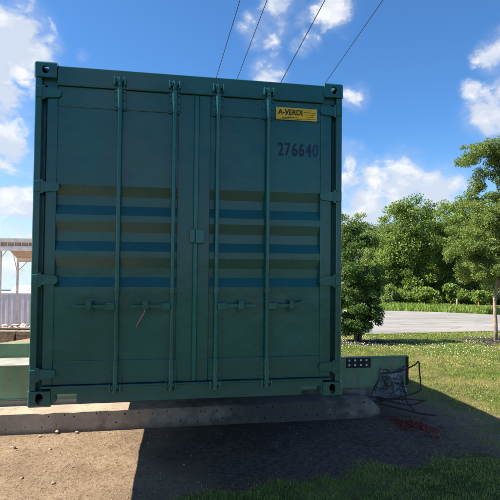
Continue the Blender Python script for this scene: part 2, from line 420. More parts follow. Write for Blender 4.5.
def mat_road():
    m, nt, out = material('road_asphalt')
    p = wpos(nt)
    c = nt.mix(nt.ramp(nt.noise(nt.mapping(p, (0.25, 1, 1)), 0.8, 6, 0.6), 0.3, 0.7), (0.18, 0.178, 0.172), (0.265, 0.26, 0.255))
    tar = nt.noise(nt.mapping(p, (0.35, 0.6, 1), (3, 9, 0)), 0.9, 3, 0.5)
    c = nt.mix(nt.math('MULTIPLY', nt.ramp(nt.math('ABSOLUTE', nt.math('SUBTRACT', tar, 0.5)), 0.006, 0.002), 0.55), c, (0.10, 0.098, 0.095))
    c = nt.mix(nt.math('MULTIPLY', nt.ramp(nt.noise(p, 0.5, 6, 0.7), 0.55, 0.72), 0.4), c, (0.14, 0.138, 0.135))
    b = nt.add('ShaderNodeBsdfPrincipled', {'Base Color': c, 'Roughness': 0.9, 'Specular IOR Level': 0.2})
    nt.l.new(b.outputs[0], out.inputs[0])
mat_road()
simple('road_paint', (0.33, 0.32, 0.30), 0.8, 0.2, 3)

# ------------------------------------------------------------------ ground
def ground_base(x, y):
    x = np.asarray(x, dtype=float); y = np.asarray(y, dtype=float)
    k = 1.2; s = k*np.log1p(np.exp(np.clip((y-2.6)/k, -30, 30)))          # soft ramp beyond the footing
    z = -0.88 - 0.04*np.minimum(s, 60) + 0.02*np.clip(2.0-y, 0, 3)
    z = z - 0.09*np.clip(y-8, 0, 40)*sstep(-x, 0.0, 7.0)
    z = z - 62*sstep(y, 80, 420) - 5*sstep(-x, 5, 14)*sstep(y, 46, 80)
    return z
def ground_z(x, y):
    near = sstep(np.hypot(np.asarray(x)-2, np.asarray(y)-2), 16, 9)*(.15+.85*sstep(np.abs(np.asarray(y)-2.2), .05, .7))
    return ground_base(x, y) + near*((fbm(x, y, 0.9)-.5)*0.035 + (fbm(x+9, y, 5.0, 4)-.5)*0.03)
def lawn_amt(x, y):
    x = np.asarray(x, dtype=float); y = np.asarray(y, dtype=float)
    w = (fbm(x, y, 0.8)-.5)
    right = sstep(x+w*2.2+0.12*np.clip(y, 0, 6), 4.3, 6.2)*sstep(y, -4.5, -2.5)
    w2 = fbm(x+17, y-4, 2.6)-.5
    fore = sstep(0.66-y+w*0.9+w2*.9-0.05*np.clip(3-x,0,2), -0.10, 0.45)*sstep(x+w*0.8+w2*.8, -0.1, 1.7)*sstep(y, -2.6, -1.4)
    far = sstep(y+w*2+np.clip(x-2,0,3)*0.6, 4.6, 6.2)*sstep(x, -1.5, 0.5)
    behind = sstep(-y+w*1.6, 2.3, 4.2)
    sparse = 0.30*sstep(x+w*2, 3.3, 4.8)*sstep(w2, -.10, .14)
    return np.clip(np.maximum.reduce([right, fore, far, behind, sparse]), 0, 1)
def dryness(x, y):
    d = fbm(np.asarray(x)+31, np.asarray(y)-7, 0.62, 4)
    edge = sstep(8.2-np.asarray(x)+0.0*np.asarray(y), 0, 3.5)*sstep(np.asarray(y), 0.9, 2.2)*sstep(8.5-np.asarray(y), 0, 3)
    return np.clip(sstep(d, 0.46, 0.6)*0.65 + edge*0.9*sstep(d, 0.34, 0.52) + .6*sstep(np.asarray(y), .3, 1.0)*sstep(2.6-np.asarray(y), 0, .8)*sstep(d, .3, .5), 0, 1)
def shade_amt(x, y):
    """crumbly dirt between the container and the grass, darkened to paint the container shadow into its colour"""
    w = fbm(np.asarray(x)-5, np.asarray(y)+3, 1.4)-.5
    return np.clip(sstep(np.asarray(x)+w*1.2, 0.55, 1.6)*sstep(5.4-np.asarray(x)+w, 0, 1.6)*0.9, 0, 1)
def dark_patch_amt(x, y):
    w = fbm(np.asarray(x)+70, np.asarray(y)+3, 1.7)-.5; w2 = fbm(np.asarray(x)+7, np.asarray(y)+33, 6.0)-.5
    return np.clip(sstep(1.25-np.hypot((np.asarray(x)-2.2)/1.5, (np.asarray(y)-2.05)/.85)+w*1.1+w2*.7, 0, .9), 0, 1)  # darker patch on the ground by the footing, broken up by noise
def grow(a, b, step, far, ratio=1.22):
    c = list(np.arange(a, b+1e-6, step)); s = step
    while c[-1] < far: s *= ratio; c.append(c[-1]+s)
    s = step; lo = [a]
    while lo[-1] > -far: s *= ratio; lo.append(lo[-1]-s)
    return np.array(lo[:0:-1]+c)
gx = grow(-2.5, 9.5, 0.05, 900); gy = grow(-1.0, 8.0, 0.05, 900)
GX, GY = np.meshgrid(gx, gy); GZ = ground_z(GX, GY)
nx, ny = len(gx), len(gy)
idx = np.arange(nx*ny).reshape(ny, nx)
Fq = np.stack([idx[:-1,:-1], idx[:-1,1:], idx[1:,1:], idx[1:,:-1]], -1).reshape(-1, 4)
V = np.stack([GX.ravel(), GY.ravel(), GZ.ravel()], -1)
g = fast_mesh('ground', V, Fq, 'ground_soil', attr={'lawn': lawn_amt(V[:,0], V[:,1]), 'shaded_dirt': shade_amt(V[:,0], V[:,1]), 'dark_patch': dark_patch_amt(V[:,0], V[:,1])}, kind='structure')
g.data.polygons.foreach_set('use_smooth', [True]*len(g.data.polygons))

# road: a wide driveway beyond the lawn, following the slope
def solve_ground(px, py):
    lo, hi = 3.0, 300.0
    f = lambda D: (lambda p: p[2]-float(ground_base(p[0], p[1])))(rayD(px, py, D))
    for _ in range(60):
        m = (lo+hi)/2
        if f(m) > 0: lo = m
        else: hi = m
    return rayD(px, py, lo)
near = [solve_ground(*p) for p in ((383, 334), (440, 333), (500, 331.0))]
far = [solve_ground(*p) for p in ((384, 311.0), (440, 312.3), (500, 315.3))]
def extend(pts, x0, x1):
    a = (pts[1]-pts[0])/(pts[1][0]-pts[0][0]); b = (pts[2]-pts[1])/(pts[2][0]-pts[1][0])
    A = pts[0]+a*(x0-pts[0][0]); B = pts[2]+b*(x1-pts[2][0])
    return [A, *pts, B]
NE = extend(near, 1.5, 45); FE = extend(far, 4, 60)
mb = MB(); rows = 14; cols = 40
def along(P, t):
    L = [np.linalg.norm(P[i+1]-P[i]) for i in range(len(P)-1)]; s = t*sum(L)
    for i, l in enumerate(L):
        if s <= l or i == len(L)-1: return P[i]+(P[i+1]-P[i])*(s/l)
        s -= l
vs = []
for i in range(rows+1):
    for j in range(cols+1):
        a = along(NE, j/cols)*(1-i/rows)+along(FE, j/cols)*(i/rows)
        if i == 0: a = a+np.array([0, 0.12*math.sin(j*1.7)+0.08*math.sin(j*0.6), 0])
        vs.append((a[0], a[1], float(ground_base(a[0], a[1]))+0.02))
fs = [(i*(cols+1)+j, i*(cols+1)+j+1, (i+1)*(cols+1)+j+1, (i+1)*(cols+1)+j) for i in range(rows) for j in range(cols)]
road = mesh_obj('road', vs, fs, 'road_asphalt', kind='structure')
mb = MB()
def paint_strip(p0, p1, w):
    p0, p1 = np.array(p0), np.array(p1); d = (p1-p0)/np.linalg.norm(p1-p0); n = np.array([-d[1], d[0], 0])*w/2
    q = []
    for t in np.linspace(0, 1, 9):
        c = p0+(p1-p0)*t
        for s in (-1, 1):
            e = c+n*s; q.append((e[0], e[1], float(ground_base(e[0], e[1]))+0.026))
    mb.face_add(q, [(2*i, 2*i+1, 2*i+3, 2*i+2) for i in range(8)])
paint_strip(solve_ground(400, 325), solve_ground(500, 321), 0.09)
mb.build('road_marking', 'road_paint', road)

# far hills closing the horizon
def hills():
    n = 160; vs = []; fs = []
    for i in range(n+1):
        a = -math.pi*0.85 + 1.7*math.pi*i/n
        R_ = 620
        x, y = CAM[0]+R_*math.sin(a), CAM[1]+R_*math.cos(a)
        h = -36.0 + 9*float(fbm(a*3+5, 0.3, 1.6, 4)) - 3
        if -0.42 < a < -0.2: h = max(h, -34.5 + 5.5*max(0, 1-abs(a+0.285)/0.045))
        vs += [(x, y, -90), (x, y, h), (CAM[0]+(R_+90)*math.sin(a), CAM[1]+(R_+90)*math.cos(a), -90)]
    for i in range(n):
        for k in (0, 1): fs.append((i*3+k, (i+1)*3+k, (i+1)*3+k+1, i*3+k+1))
    return mesh_obj('hills', vs, fs, 'hill_haze_blue', kind='structure')
hills()

# ------------------------------------------------------------------ shipping container
CW, CH, CL = 2.438, 2.591, 6.058
def stadium(cu, cv, w, h, n=6):
    r = min(w, h)/2; pts = []
    if h >= w:
        for k in range(n+1): a = math.pi*k/n; pts.append((cu+r*math.cos(a), cv+h/2-r+r*math.sin(a)))
        for k in range(n+1): a = math.pi+math.pi*k/n; pts.append((cu+r*math.cos(a), cv-h/2+r+r*math.sin(a)))
    else:
        for k in range(n+1): a = -math.pi/2+math.pi*k/n; pts.append((cu+w/2-r+r*math.cos(a), cv+r*math.sin(a)))
        for k in range(n+1): a = math.pi/2+math.pi*k/n; pts.append((cu-w/2+r+r*math.cos(a), cv+r*math.sin(a)))
    return pts
cont = thing('shipping_container', (CW/2, CL/2, 0), 'dark teal steel shipping container with closed double doors and number 276640', 'container')
def corner_casting(left, front, top):
    mb = MB(); w, l, h, t = 0.162, 0.178, 0.118, 0.026
    X = (lambda u: u) if left else (lambda u: CW-u)
    Y = (lambda u: u) if front else (lambda u: CL-u)
    Z = (lambda u: CH-u) if top else (lambda u: u)
    if top: hf = stadium(w*0.50, h*0.52, 0.054, 0.058)
    else: hf = stadium(w*0.52, h*0.54, 0.052, 0.082)
    c = 0.012      # rounded outer edges
    mb.holed(c, w, c, h-0.0, hf, lambda u, v, d: (X(u), Y(d), Z(v)), t)
    mb.holed(c, l, c, h, stadium(l*.5, h*.52, 0.06, 0.066), lambda u, v, d: (X(d), Y(u), Z(v)), t)
    mb.holed(c, w, c, l, stadium(w*.52, l*.5, 0.064, 0.124), lambda u, v, d: (X(u), Y(v), Z(d)), t)
    P = lambda x, y, z: (X(x), Y(y), Z(z))
    # chamfers
    mb.face_add([P(c,0,c),P(c,0,h),P(0,c,h),P(0,c,c)], [(0,1,2,3)])
    mb.face_add([P(c,0,c),P(w,0,c),P(w,c,0),P(c,c,0)], [(0,1,2,3)])
    mb.face_add([P(0,c,c),P(0,l,c),P(c,l,0),P(c,c,0)], [(0,1,2,3)])
    mb.face_add([P(c,0,c),P(0,c,c),P(c,c,0)], [(0,1,2)])
    # closed sides
    mb.face_add([P(w,0,c),P(w,c,0),P(w,l,0),P(w,l,h),P(w,0,h)], [(0,1,2,3,4)])
    mb.face_add([P(0,l,c),P(c,l,0),P(w,l,0),P(w,l,h),P(0,l,h)], [(0,1,2,3,4)])
    mb.face_add([P(c,0,h),P(w,0,h),P(w,l,h),P(0,l,h),P(0,c,h)], [(0,1,2,3,4)])
    return mb.build('corner_casting', 'teal_paint', cont)
for left in (1, 0):
    for front in (1, 0):
        for top in (1, 0): corner_casting(left, front, top)
def mirror(x0, x1, left): return (x0, x1) if left else (CW-x1, CW-x0)
for left in (1, 0):
    a, b = mirror(0.008, 0.055, left)
    MB().box(a, b, 0.008, 0.10, 0.118, CH-0.118, 0.006).build('corner_post', 'teal_paint', cont)
    a2, b2 = mirror(0.055, 0.088, left)
    MB().box(a2, b2, 0.075, 0.12, 0.118, CH-0.118).build('post_return', 'teal_paint', cont)
    a, b = mirror(0.008, 0.14, left)
    MB().box(a, b, CL-0.10, CL-0.008, 0.118, CH-0.118, 0.006).build('corner_post', 'teal_paint', cont)
    a, b = mirror(0.01, 0.07, left)
    MB().box(a, b, 0.178, CL-0.178, CH-0.075, CH-0.012, 0.005).build('top_side_rail', 'teal_paint', cont)
    MB().box(a, b, 0.178, CL-0.178, 0.012, 0.165, 0.005).build('bottom_side_rail', 'teal_paint', cont)
    # corrugated side wall
    poly = []; y = 0.10; prof = []
    while y < CL-0.12:
        prof += [(0.016, y), (0.016, y+0.072), (0.050, y+0.14), (0.050, y+0.21)]; y += 0.278
    prof = [(u, min(v, CL-0.10)) for u, v in prof] + [(0.016, CL-0.10)]
    poly = prof + [(0.062, CL-0.10), (0.062, 0.10)]
    if not left: poly = [(CW-u, v) for u, v in poly]
    MB().prism(poly, 2, 0.165, CH-0.075).build('side_wall', 'teal_paint', cont)
mb = MB()
prof = []; y = 0.15
while y < CL-0.2: prof += [(y, CH-0.030), (y+0.07, CH-0.030), (y+0.11, CH-0.014), (y+0.18, CH-0.014)]; y += 0.22
mb.prism(prof+[(CL-0.05, CH-0.03), (CL-0.05, CH-0.05), (0.15, CH-0.05)], 0, 0.07, CW-0.07); mb.build('roof', 'teal_paint', cont)
MB().box(0.14, CW-0.14, CL-0.07, CL-0.02, 0.12, CH-0.12).build('end_wall', 'teal_paint', cont)
MB().box(0.07, CW-0.07, 0.14, CL-0.07, 0.13, 0.16).build('floor', 'timber', cont)
for k in range(16):
    yy = 0.35+k*0.35
    MB().box(0.07, CW-0.07, yy, yy+0.045, 0.014, 0.13).build('cross_member', 'teal_paint', cont)
# header with the drip lip
hd = MB(); hd.box(0.162, CW-0.162, 0.016, 0.11, 2.425, CH-0.020, 0.006)
hd.box(0.056, 0.1625, 0.05, 0.10, 2.422, CH-0.118); hd.box(CW-0.1625, CW-0.056, 0.05, 0.10, 2.422, CH-0.118)
header = hd.build('header', 'teal_paint', cont)
MB().box(0.165, CW-0.165, 0.011, 0.0165, 2.4255, 2.434, 0.002).build('drip_lip', 'teal_paint', header)
# sill with the two fork notches
x0, x1 = 0.162, CW-0.162
sill = MB().prism([(x0, 0.135), (x0, 0.022), (0.188, 0.022), (0.188, 0.092), (0.348, 0.092), (0.348, 0.022), (2.095, 0.022), (2.095, 0.088), (2.262, 0.088), (2.262, 0.022), (x1, 0.022), (x1, 0.135)][::-1], 1, 0.014, 0.13).build('door_sill', 'teal_paint', cont)
MB().box(0.09, CW-0.09, 0.004, 0.06, 0.1352, 0.150, 0.004).build('sill_lip', 'teal_paint', sill)

RODS = {'L': (0.628, 1.046), 'R': (1.391, 1.803)}
HINGE_Z = (2.36, 1.645, 0.945, 0.24)
def corr_panel(xa, xb):
    yF, yG = 0.046, 0.080
    p = [(yF, 2.2675)]
    for z in (1.672, 1.395, 1.118):
        p += [(yF, z), (yG, z-0.080), (yG, z-0.152), (yF, z-0.228)]
    p += [(yF, 0.3305), (0.112, 0.3305), (0.112, 2.2675)]
    return MB().prism(p, 0, xa, xb)
def make_door(side):
    L = side == 'L'
    xa, xb = (0.090, 1.206) if L else (1.240, CW-0.090)
    pa, pb = (0.166, 1.078) if L else (1.334, 2.256)
    m = MB(); yf, yb = 0.036, 0.100
    m.box(xa, pa, yf, yb, 0.152, 2.4245, 0.004)
    m.box(pb, xb, yf, yb, 0.152, 2.4245, 0.004)
    m.box(pa+.0005, pb-.0005, yf+.001, yb, 2.268, 2.424, 0.004)
    m.box(pa+.0005, pb-.0005, yf+.001, yb, 0.153, 0.330, 0.004)
    d = m.build('door', 'teal_paint', cont)
    corr_panel(pa+.0006, pb-.0006).build('pressed_panel', 'teal_paint', d)
    g = MB()
    if L: g.box(0.0785, 0.0895, 0.052, 0.09, 0.155, 2.415)
    else: g.box(CW-0.0895, CW-0.0785, 0.052, 0.09, 0.155, 2.415)
    g.build('gasket', 'rubber', d)
    if L:
        MB().box(1.2030, 1.2425, 0.020, 0.0355, 0.155, 2.420, 0.006).build('cover_strip', 'teal_hardware', d)
    for z in HINGE_Z:
        h = MB(); s = (lambda x: x) if L else (lambda x: CW-x)
        # tapering blade with a rounded end, then pin and knuckle on the post
        pl = [(0.060, z-0.042), (0.130, z-0.034), (0.178, z-0.030), (0.192, z-0.015), (0.192, z+0.015), (0.178, z+0.030), (0.130, z+0.034), (0.060, z+0.042)]
        h.prism([(s(u), v) for u, v in (pl if L else pl[::-1])], 1, 0.016, 0.034)
        h.tube([(s(0.063), 0.020, z-0.052), (s(0.063), 0.020, z+0.052)], 0.016, 10)
        a, b = sorted((s(0.012), s(0.058)))
        h.box(a, b, -0.004, 0.03, z-0.040, z+0.040, 0.004)
        hh = h.build('hinge', 'teal_hardware', d)
    for i, x in enumerate(RODS[side]):
        yr = 0.006
        MB().tube([(x, yr, 0.115), (x, yr, 2.508)], 0.0170, 14).build('lock_rod', 'teal_hardware', d, smooth=False)
        for (z0, z1) in ((2.262, 2.425), (0.155, 0.330)):          # long bearing sleeves with bolted flanges
            b = MB(); b.box(x-0.045, x+0.045, 0.026, 0.0355, z0, z1, 0.003)
            b.tube([(x, yr, z0), (x, yr, z1)], 0.0215, 12)
            b.box(x-0.022, x+0.022, yr, 0.027, z0+.002, z1-.002)
            bo = b.build('rod_bearing', 'teal_hardware', d)
            for zz in np.linspace(z0+0.022, z1-0.022, 3):
                for sx in (-0.034, 0.034):
                    b2 = MB(); b2.tube([(x+sx, 0.0135, zz), (x+sx, 0.027, zz)], 0.0085, 6); bt = b2.build('bolt', 'teal_hardware', d)
        b = MB(); zc = 0.868                                         # guide above the handle
        b.box(x-0.042, x+0.042, 0.036, 0.0455, zc-0.024, zc+0.024, 0.003); b.tube([(x, yr, zc-0.02), (x, yr, zc+0.02)], 0.023, 12); b.box(x-0.02, x+0.02, yr, 0.041, zc-0.018, zc+0.018)
        b.build('rod_guide', 'teal_hardware', d)
        for sx in (-0.034, 0.034): MB().tube([(x+sx, 0.030, zc), (x+sx, 0.041, zc)], 0.008, 6).build('bolt', 'teal_hardware', d)
        for z, s in ((2.478, 1), (0.128, -1)):                       # cam head: a hooked claw
            c = MB(); c.tube([(x, yr, z-0.034), (x, yr, z+0.030)], 0.024, 10)
            c.box(x-0.0305, x-0.012, -0.020, 0.010, z-0.012, z+0.020, 0.005); c.box(x+0.012, x+0.0305, -0.018, 0.010, z-0.002, z+0.026, 0.005)
            c.build('cam', 'teal_hardware', d)
            for (ka, kb) in ((-0.047, -0.031), (0.031, 0.046)): MB().box(x+ka, x+kb, -0.022, 0.0135, z-0.030, z+0.030, 0.004).build('cam_keeper', 'teal_hardware', header if s > 0 else sill)
        # handle: hub on the rod, flat lever, hasp and seal plate
        sg = -1 if L else 1; zh = 0.742
        tilt = (0.0, 0.0) if L else ((0.0, 0.0) if i == 0 else (0.0, 0.035))
        hnd = MB()
        a, b_ = sorted((x+sg*0.012, x+sg*0.085)); hnd.box(a, b_, -0.016, 0.026, zh-0.028, zh+0.028, 0.005)
        P0 = Vector((x+sg*0.07, -0.002, zh+0.004)); P1 = Vector((x+sg*0.20, -0.010, zh+0.004)); P2 = Vector((x+sg*0.315, -0.006, zh+0.004+tilt[1]))
        for A, B, hw in ((P0, P1, 0.013), (P1, P2, 0.0105)):
            vs = []
            for Q in (A, B):
                for dy in (-0.006, 0.006):
                    for dz in (-hw, hw): vs.append((Q.x, Q.y+dy, Q.z+dz))
            hnd.face_add(vs, [(0,1,3,2),(4,6,7,5),(0,4,5,1),(2,3,7,6),(0,2,6,4),(1,5,7,3)])
        hnd.build('handle', 'teal_hardware', d)
        xh = x+sg*0.20
        q = MB(); q.box(xh-0.032, xh+0.032, 0.0355, 0.0458, zh-0.045, zh+0.055, 0.003)
        q.box(xh-0.026, xh-0.014, -0.028, 0.041, zh-0.020, zh-0.012); q.box(xh+0.014, xh+0.026, -0.028, 0.041, zh-0.020, zh-0.012)
        q.box(xh-0.020, xh+0.020, -0.034, -0.022, zh-0.022, zh+0.046, 0.004)
        q.box(xh-0.020, xh+0.020, -0.024, 0.041, zh+0.036, zh+0.046, 0.003)
        hp = q.build('hasp', 'teal_hardware', d)
        MB().tube([(xh+0.012*math.cos(t), -0.030, zh-0.042+0.020*math.sin(t)) for t in np.linspace(0, 2*math.pi, 13)], 0.003, 6).build('seal_ring', 'teal_hardware', d)
    return d
doorL = make_door('L'); doorR = make_door('R')
# overlapping lock box across the seam
lb = MB(); lb.box(1.180, 1.2195, -0.012, 0.0195, 1.240, 1.348, 0.006); lb.box(1.2225, 1.290, -0.018, 0.0195, 1.236, 1.350, 0.006); lb.box(1.183, 1.2025, 0.0195, 0.0355, 1.245, 1.343); lb.box(1.243, 1.287, 0.0195, 0.0355, 1.245, 1.343); lb.build('lock_box', 'teal_hardware', cont)

def text_mesh(txt, size, bold):
    cu = bpy.data.curves.new('t', 'FONT'); cu.body = txt; cu.size = size; cu.offset = bold; cu.resolution_u = 3
    o = bpy.data.objects.new('t', cu); col.objects.link(o)
    dg = bpy.context.evaluated_depsgraph_get(); me = o.evaluated_get(dg).to_mesh()
    v = np.array([tuple(p.co) for p in me.vertices]); f = [tuple(p.vertices) for p in me.polygons]
    o.evaluated_get(dg).to_mesh_clear(); bpy.data.objects.remove(o); bpy.data.curves.remove(cu)
    return v, f
def put_text(name, txt, x0, x1, z0, z1, y, mat, parent, bold=0.0, extra=None):
    """flat lettering; weight comes from copies a hair apart in depth"""
    v, f = text_mesh(txt, 1.0, 0.0)
    lo, hi = v.min(0), v.max(0)
    X = x0+bold+(v[:,0]-lo[0])/(hi[0]-lo[0])*(x1-x0-2*bold); Z = z0+bold*.5+(v[:,1]-lo[1])/(hi[1]-lo[1])*(z1-z0-bold)
    m = MB()
    for k, (dx, dz) in enumerate(((0, 0), (-bold, .5*bold), (bold, -.5*bold), (-bold, -.5*bold), (bold, .5*bold)) if bold else ((0, 0),)):
        m.face_add(np.stack([X+dx, np.full(len(X), y-k*.00012), Z+dz], -1).tolist(), f)
    for bx in (extra or []): m.box(*bx)
    return m.build(name, mat, parent)
for i, ch in enumerate('276640'):
    a = 1.889+i*0.0592
    put_text('number', ch, a, a+0.050, 1.974, 2.083, 0.0450, 'number_navy' if i < 5 else 'number_faded', doorR, 0.0032 if i < 5 else 0.0016)
SX0, SX1, SZ0, SZ1 = 1.868, 2.216, 2.270, 2.370
plate = MB().box(SX0, SX1, 0.0310, 0.0355, SZ0, SZ1, 0.001).build('company_sign', 'sign_yellow', cont)
e = MB()
for (a, b, c, d) in ((SX0, SX1, SZ1-.004, SZ1), (SX0, SX1, SZ0, SZ0+.004), (SX0, SX0+.004, SZ0+.0045, SZ1-.0045), (SX1-.004, SX1, SZ0+.0045, SZ1-.0045)): e.box(a, b, 0.0300, 0.0312, c, d)
e.build('border', 'sign_edge', plate)
put_text('lettering', 'A-VERDI', SX0+0.018, SX0+0.224, SZ0+0.042, SZ0+0.086, 0.0304, 'sign_print', plate, 0.0017,
         [(SX0+g_-.007, SX0+g_+.007, 0.0292, 0.0296, SZ0+0.0405, SZ0+0.0440) for g_ in (0.020, 0.047, 0.083, 0.113, 0.148, 0.166, 0.189, 0.219)])
sm = MB()           # small print, too small to read in the photograph
def small_line(x0, x1, z, h):
    x = x0
    while x < x1:
        w = random.uniform(0.004, 0.014); sm.box(x, min(x+w, x1), 0.0298, 0.0303, z, z+h*random.uniform(.7, 1)); x += w+random.uniform(.002, .005)
small_line(SX0+.10, SX0+.13, SZ0+.029, .005); small_line(SX0+.05, SX0+.19, SZ0+.016, .007); small_line(SX0+.02, SX0+.23, SZ0+.007, .004)
for k, (a, b) in enumerate(((.27, .305), (.24, .335), (.245, .33), (.265, .32), (.24, .335))): small_line(SX0+a, SX0+b, SZ0+.082-k*.0175, .0065 if k == 1 else .0045)
sm.build('small_print', 'sign_print', plate)
cordp = [(0.842, -0.040, 0.722), (0.838, -0.043, 0.70), (0.815, -0.03, 0.66), (0.790, -0.012, 0.615), (0.775, 0.02, 0.585)]
MB().tube(cordp, 0.0042, 6).build('loose_cord', 'cord_red', label='short faded red cord dangling from a handle on the left container door', cat='cord')

# ------------------------------------------------------------------ concrete footing
foot = thing('concrete_footing', (-1, 2.4, -0.90), 'long low stepped concrete footing with drilled holes under the teal container', 'footing')
TOPZ = -0.675
mb = MB(); xs = np.linspace(-6.0, 3.62, 55)
rowz = [(-0.96, -0.785), (-0.785, TOPZ-.018)]
FY = 2.195
for i in range(len(xs)-1):
    for r_, (z0, z1) in enumerate(rowz):
        cu = (xs[i]+xs[i+1])/2+random.uniform(-.05, .05)+(0.04 if r_ else -0.03); cv = (-0.835 if r_ == 0 else -0.715)+random.uniform(-.016, .016)
        rr = random.uniform(.004, .0125)
        hole = [(cu+rr*math.cos(2*math.pi*k/8), cv+rr*math.sin(2*math.pi*k/8)) for k in range(8)]
        mb.holed(xs[i], xs[i+1], z0, z1, hole, lambda u, v, d: (u, FY+d, v), 0.03, True)
xe = 3.62
for i in range(89):      # broken strip between the drilled face and the chipped arris
    a, b = -6.0+i*9.62/89, -6.0+(i+1)*9.62/89
    za, zb = (float(-.012*sstep(fbm(t*1.7, 3.3, 7.5, 3), .56, .68)) for t in (a, b))
    mb.face_add([(a, FY, TOPZ-.018), (b, FY, TOPZ-.018), (b, FY-.0015, TOPZ+zb-.004), (a, FY-.0015, TOPZ+za-.004)], [(0,1,2,3)])
nseg = 90; tx = np.linspace(-6.0, xe, nseg)        # top with a crumbling front arris
for i in range(nseg-1):
    a, b = tx[i], tx[i+1]
    za, zb = (float(-.012*sstep(fbm(t*1.7, 3.3, 7.5, 3), .56, .68)) for t in (a, b))
    mb.face_add([(a, FY-.0015, TOPZ+za-.004), (b, FY-.0015, TOPZ+zb-.004), (b, FY+.012-zb, TOPZ+.001), (a, FY+.012-za, TOPZ+.001), (b, 2.62, TOPZ+.001), (a, 2.62, TOPZ+.001)], [(0,1,2,3), (3,2,4,5)])
# broken right-hand end sloping into the soil
mb.face_add([(xe, FY, TOPZ), (xe+.10, FY+.05, TOPZ-.05), (xe+.24, FY+.16, -.84), (xe+.20, FY+.12, -.97), (xe, FY, -.97), (xe, 2.62, TOPZ), (xe+.14, 2.62, TOPZ-.04), (xe+.30, 2.62, -.86), (xe+.3, 2.62, -.98), (xe, 2.62, -.98)],
            [(0,1,6,5), (1,2,7,6), (2,3,8,7), (0,4,3,2,1)])
mb.box(-6.0, 3.62, 2.61, 4.6, -1.1, TOPZ-.001)
mb.build('footing_step', 'concrete', foot)
MB().box(-6.0, 3.80, 2.565, 2.98, TOPZ-.2, -0.612, 0.012).build('footing_riser', 'concrete', foot)
# loose crumbs along the arris
def lump(c, r, seed, squash=0.7, sub=1):
    import bmesh
    bm = bmesh.new(); bmesh.ops.create_icosphere(bm, subdivisions=sub, radius=1.0)
    rr = random.Random(seed); v = []
    ax = (r*rr.uniform(.8, 1.3), r*rr.uniform(.7, 1.1), r*squash*rr.uniform(.8, 1.1)); th = rr.uniform(0, 6.28)
    for p in bm.verts:
        k = 1+rr.uniform(-.2, .2); x, y, z = p.co.x*ax[0]*k, p.co.y*ax[1]*k, p.co.z*ax[2]*k
        v.append((c[0]+x*math.cos(th)-y*math.sin(th), c[1]+x*math.sin(th)+y*math.cos(th), c[2]+z))
    f = [tuple(q.index for q in p.verts) for p in bm.faces]; bm.free()
    return v, f
for k, (px, py, r) in enumerate(((57, 433.5, .036), (77, 433, .026), (13, 449, .03), (40, 437, .02))):
    p = solve_ground(px, py); v, f = lump((p[0], p[1], float(ground_z(p[0], p[1]))+r*.45), r, 50+k)
    where = ('grey-brown stone, the largest lying along the sunlit concrete footing', 'small grey stone to the right of the largest stone by the footing', 'flat pale stone near the left edge on the sunlit dirt', 'smallest stone to the left of the large one by the footing')[k]
    mesh_obj('stone', v, f, 'pebble', label=where, cat='stone', group='loose stones beside the footing')

# ------------------------------------------------------------------ green girder, deck, torn end
GXR = 4.385; GF = 2.572
gir = thing('steel_girder', (0, 2.75, -0.612), 'long pale green steel girder lying on the concrete under the teal container', 'girder')
w = MB(); hx = [3.505+k*0.083 for k in range(4)]; hz = [-0.235, -0.300]
w.box(-6.0, 3.46, GF, GF+0.014, -0.600, -0.205)
w.box(3.82, GXR, GF, GF+0.014, -0.600, -0.205)
w.box(3.46, 3.82, GF, GF+0.014, -0.600, -0.340)
w.build('web', 'girder_green', gir)
bp = MB().box(3.461, 3.819, GF-0.006, GF+0.012, -0.339, -0.206, 0.002).build('splice_plate', 'black_steel', gir)
for xx in hx:
    for zz_ in hz: MB().box(xx-.0125, xx+.0125, GF-.014, GF-.0058, zz_-.0125, zz_+.0125, .003).build('bolt', 'tank_white', bp)
MB().box(-6.0, 2.40, GF-0.012, GF+0.46, -0.2045, -0.188, 0.003).build('top_flange', 'dusty_plate', gir)
MB().box(2.405, GXR, GF-0.010, GF+0.05, -0.2045, -0.190, 0.003).build('top_flange', 'girder_green', gir)
MB().box(-6.0, GXR, GF-0.014, GF+0.20, -0.6115, -0.5995, 0.003).build('bottom_flange', 'girder_green', gir)
MB().box(GXR-0.045, GXR-0.003, GF-0.010, GF-0.0005, -0.598, -0.206, 0.003).build('end_stiffener', 'rust', gir)
for xx in (-4.2, -2.4, 3.96): MB().box(xx, xx+.012, GF+.0145, GF+(.30 if xx < 0 else .045), -0.599, -0.205).build('stiffener', 'girder_green', gir)
deck = thing('steel_deck', (-2, 3.1, -0.188), 'raised green steel deck beam behind the girder at the left of the container', 'deck')
MB().box(-6.0, CW-.02, 3.060, 3.076, -0.1875, -0.004).build('edge_beam', 'girder_green', deck)
MB().box(-6.0, 0.0, 3.0765, 3.16, -0.016, -0.005, 0.003).build('edge_flange', 'girder_green', deck)
MB().box(0.02, CW-.02, 3.0765, 5.9, -0.016, -0.001, 0.003).build('deck_plate', 'girder_green', deck)
for xx in (0.05, 1.2, CW-.10): MB().box(xx, xx+.06, 3.08, 5.88, -0.187, -0.0165).build('joist', 'girder_green', deck)
sup = thing('support_girder', (0, 5.4, -1.0), 'green steel support girder under the rear of the container deck', 'girder')
MB().box(0.02, CW-.02, 5.3, 5.6, -1.15, -0.1885).build('web', 'girder_green', sup)

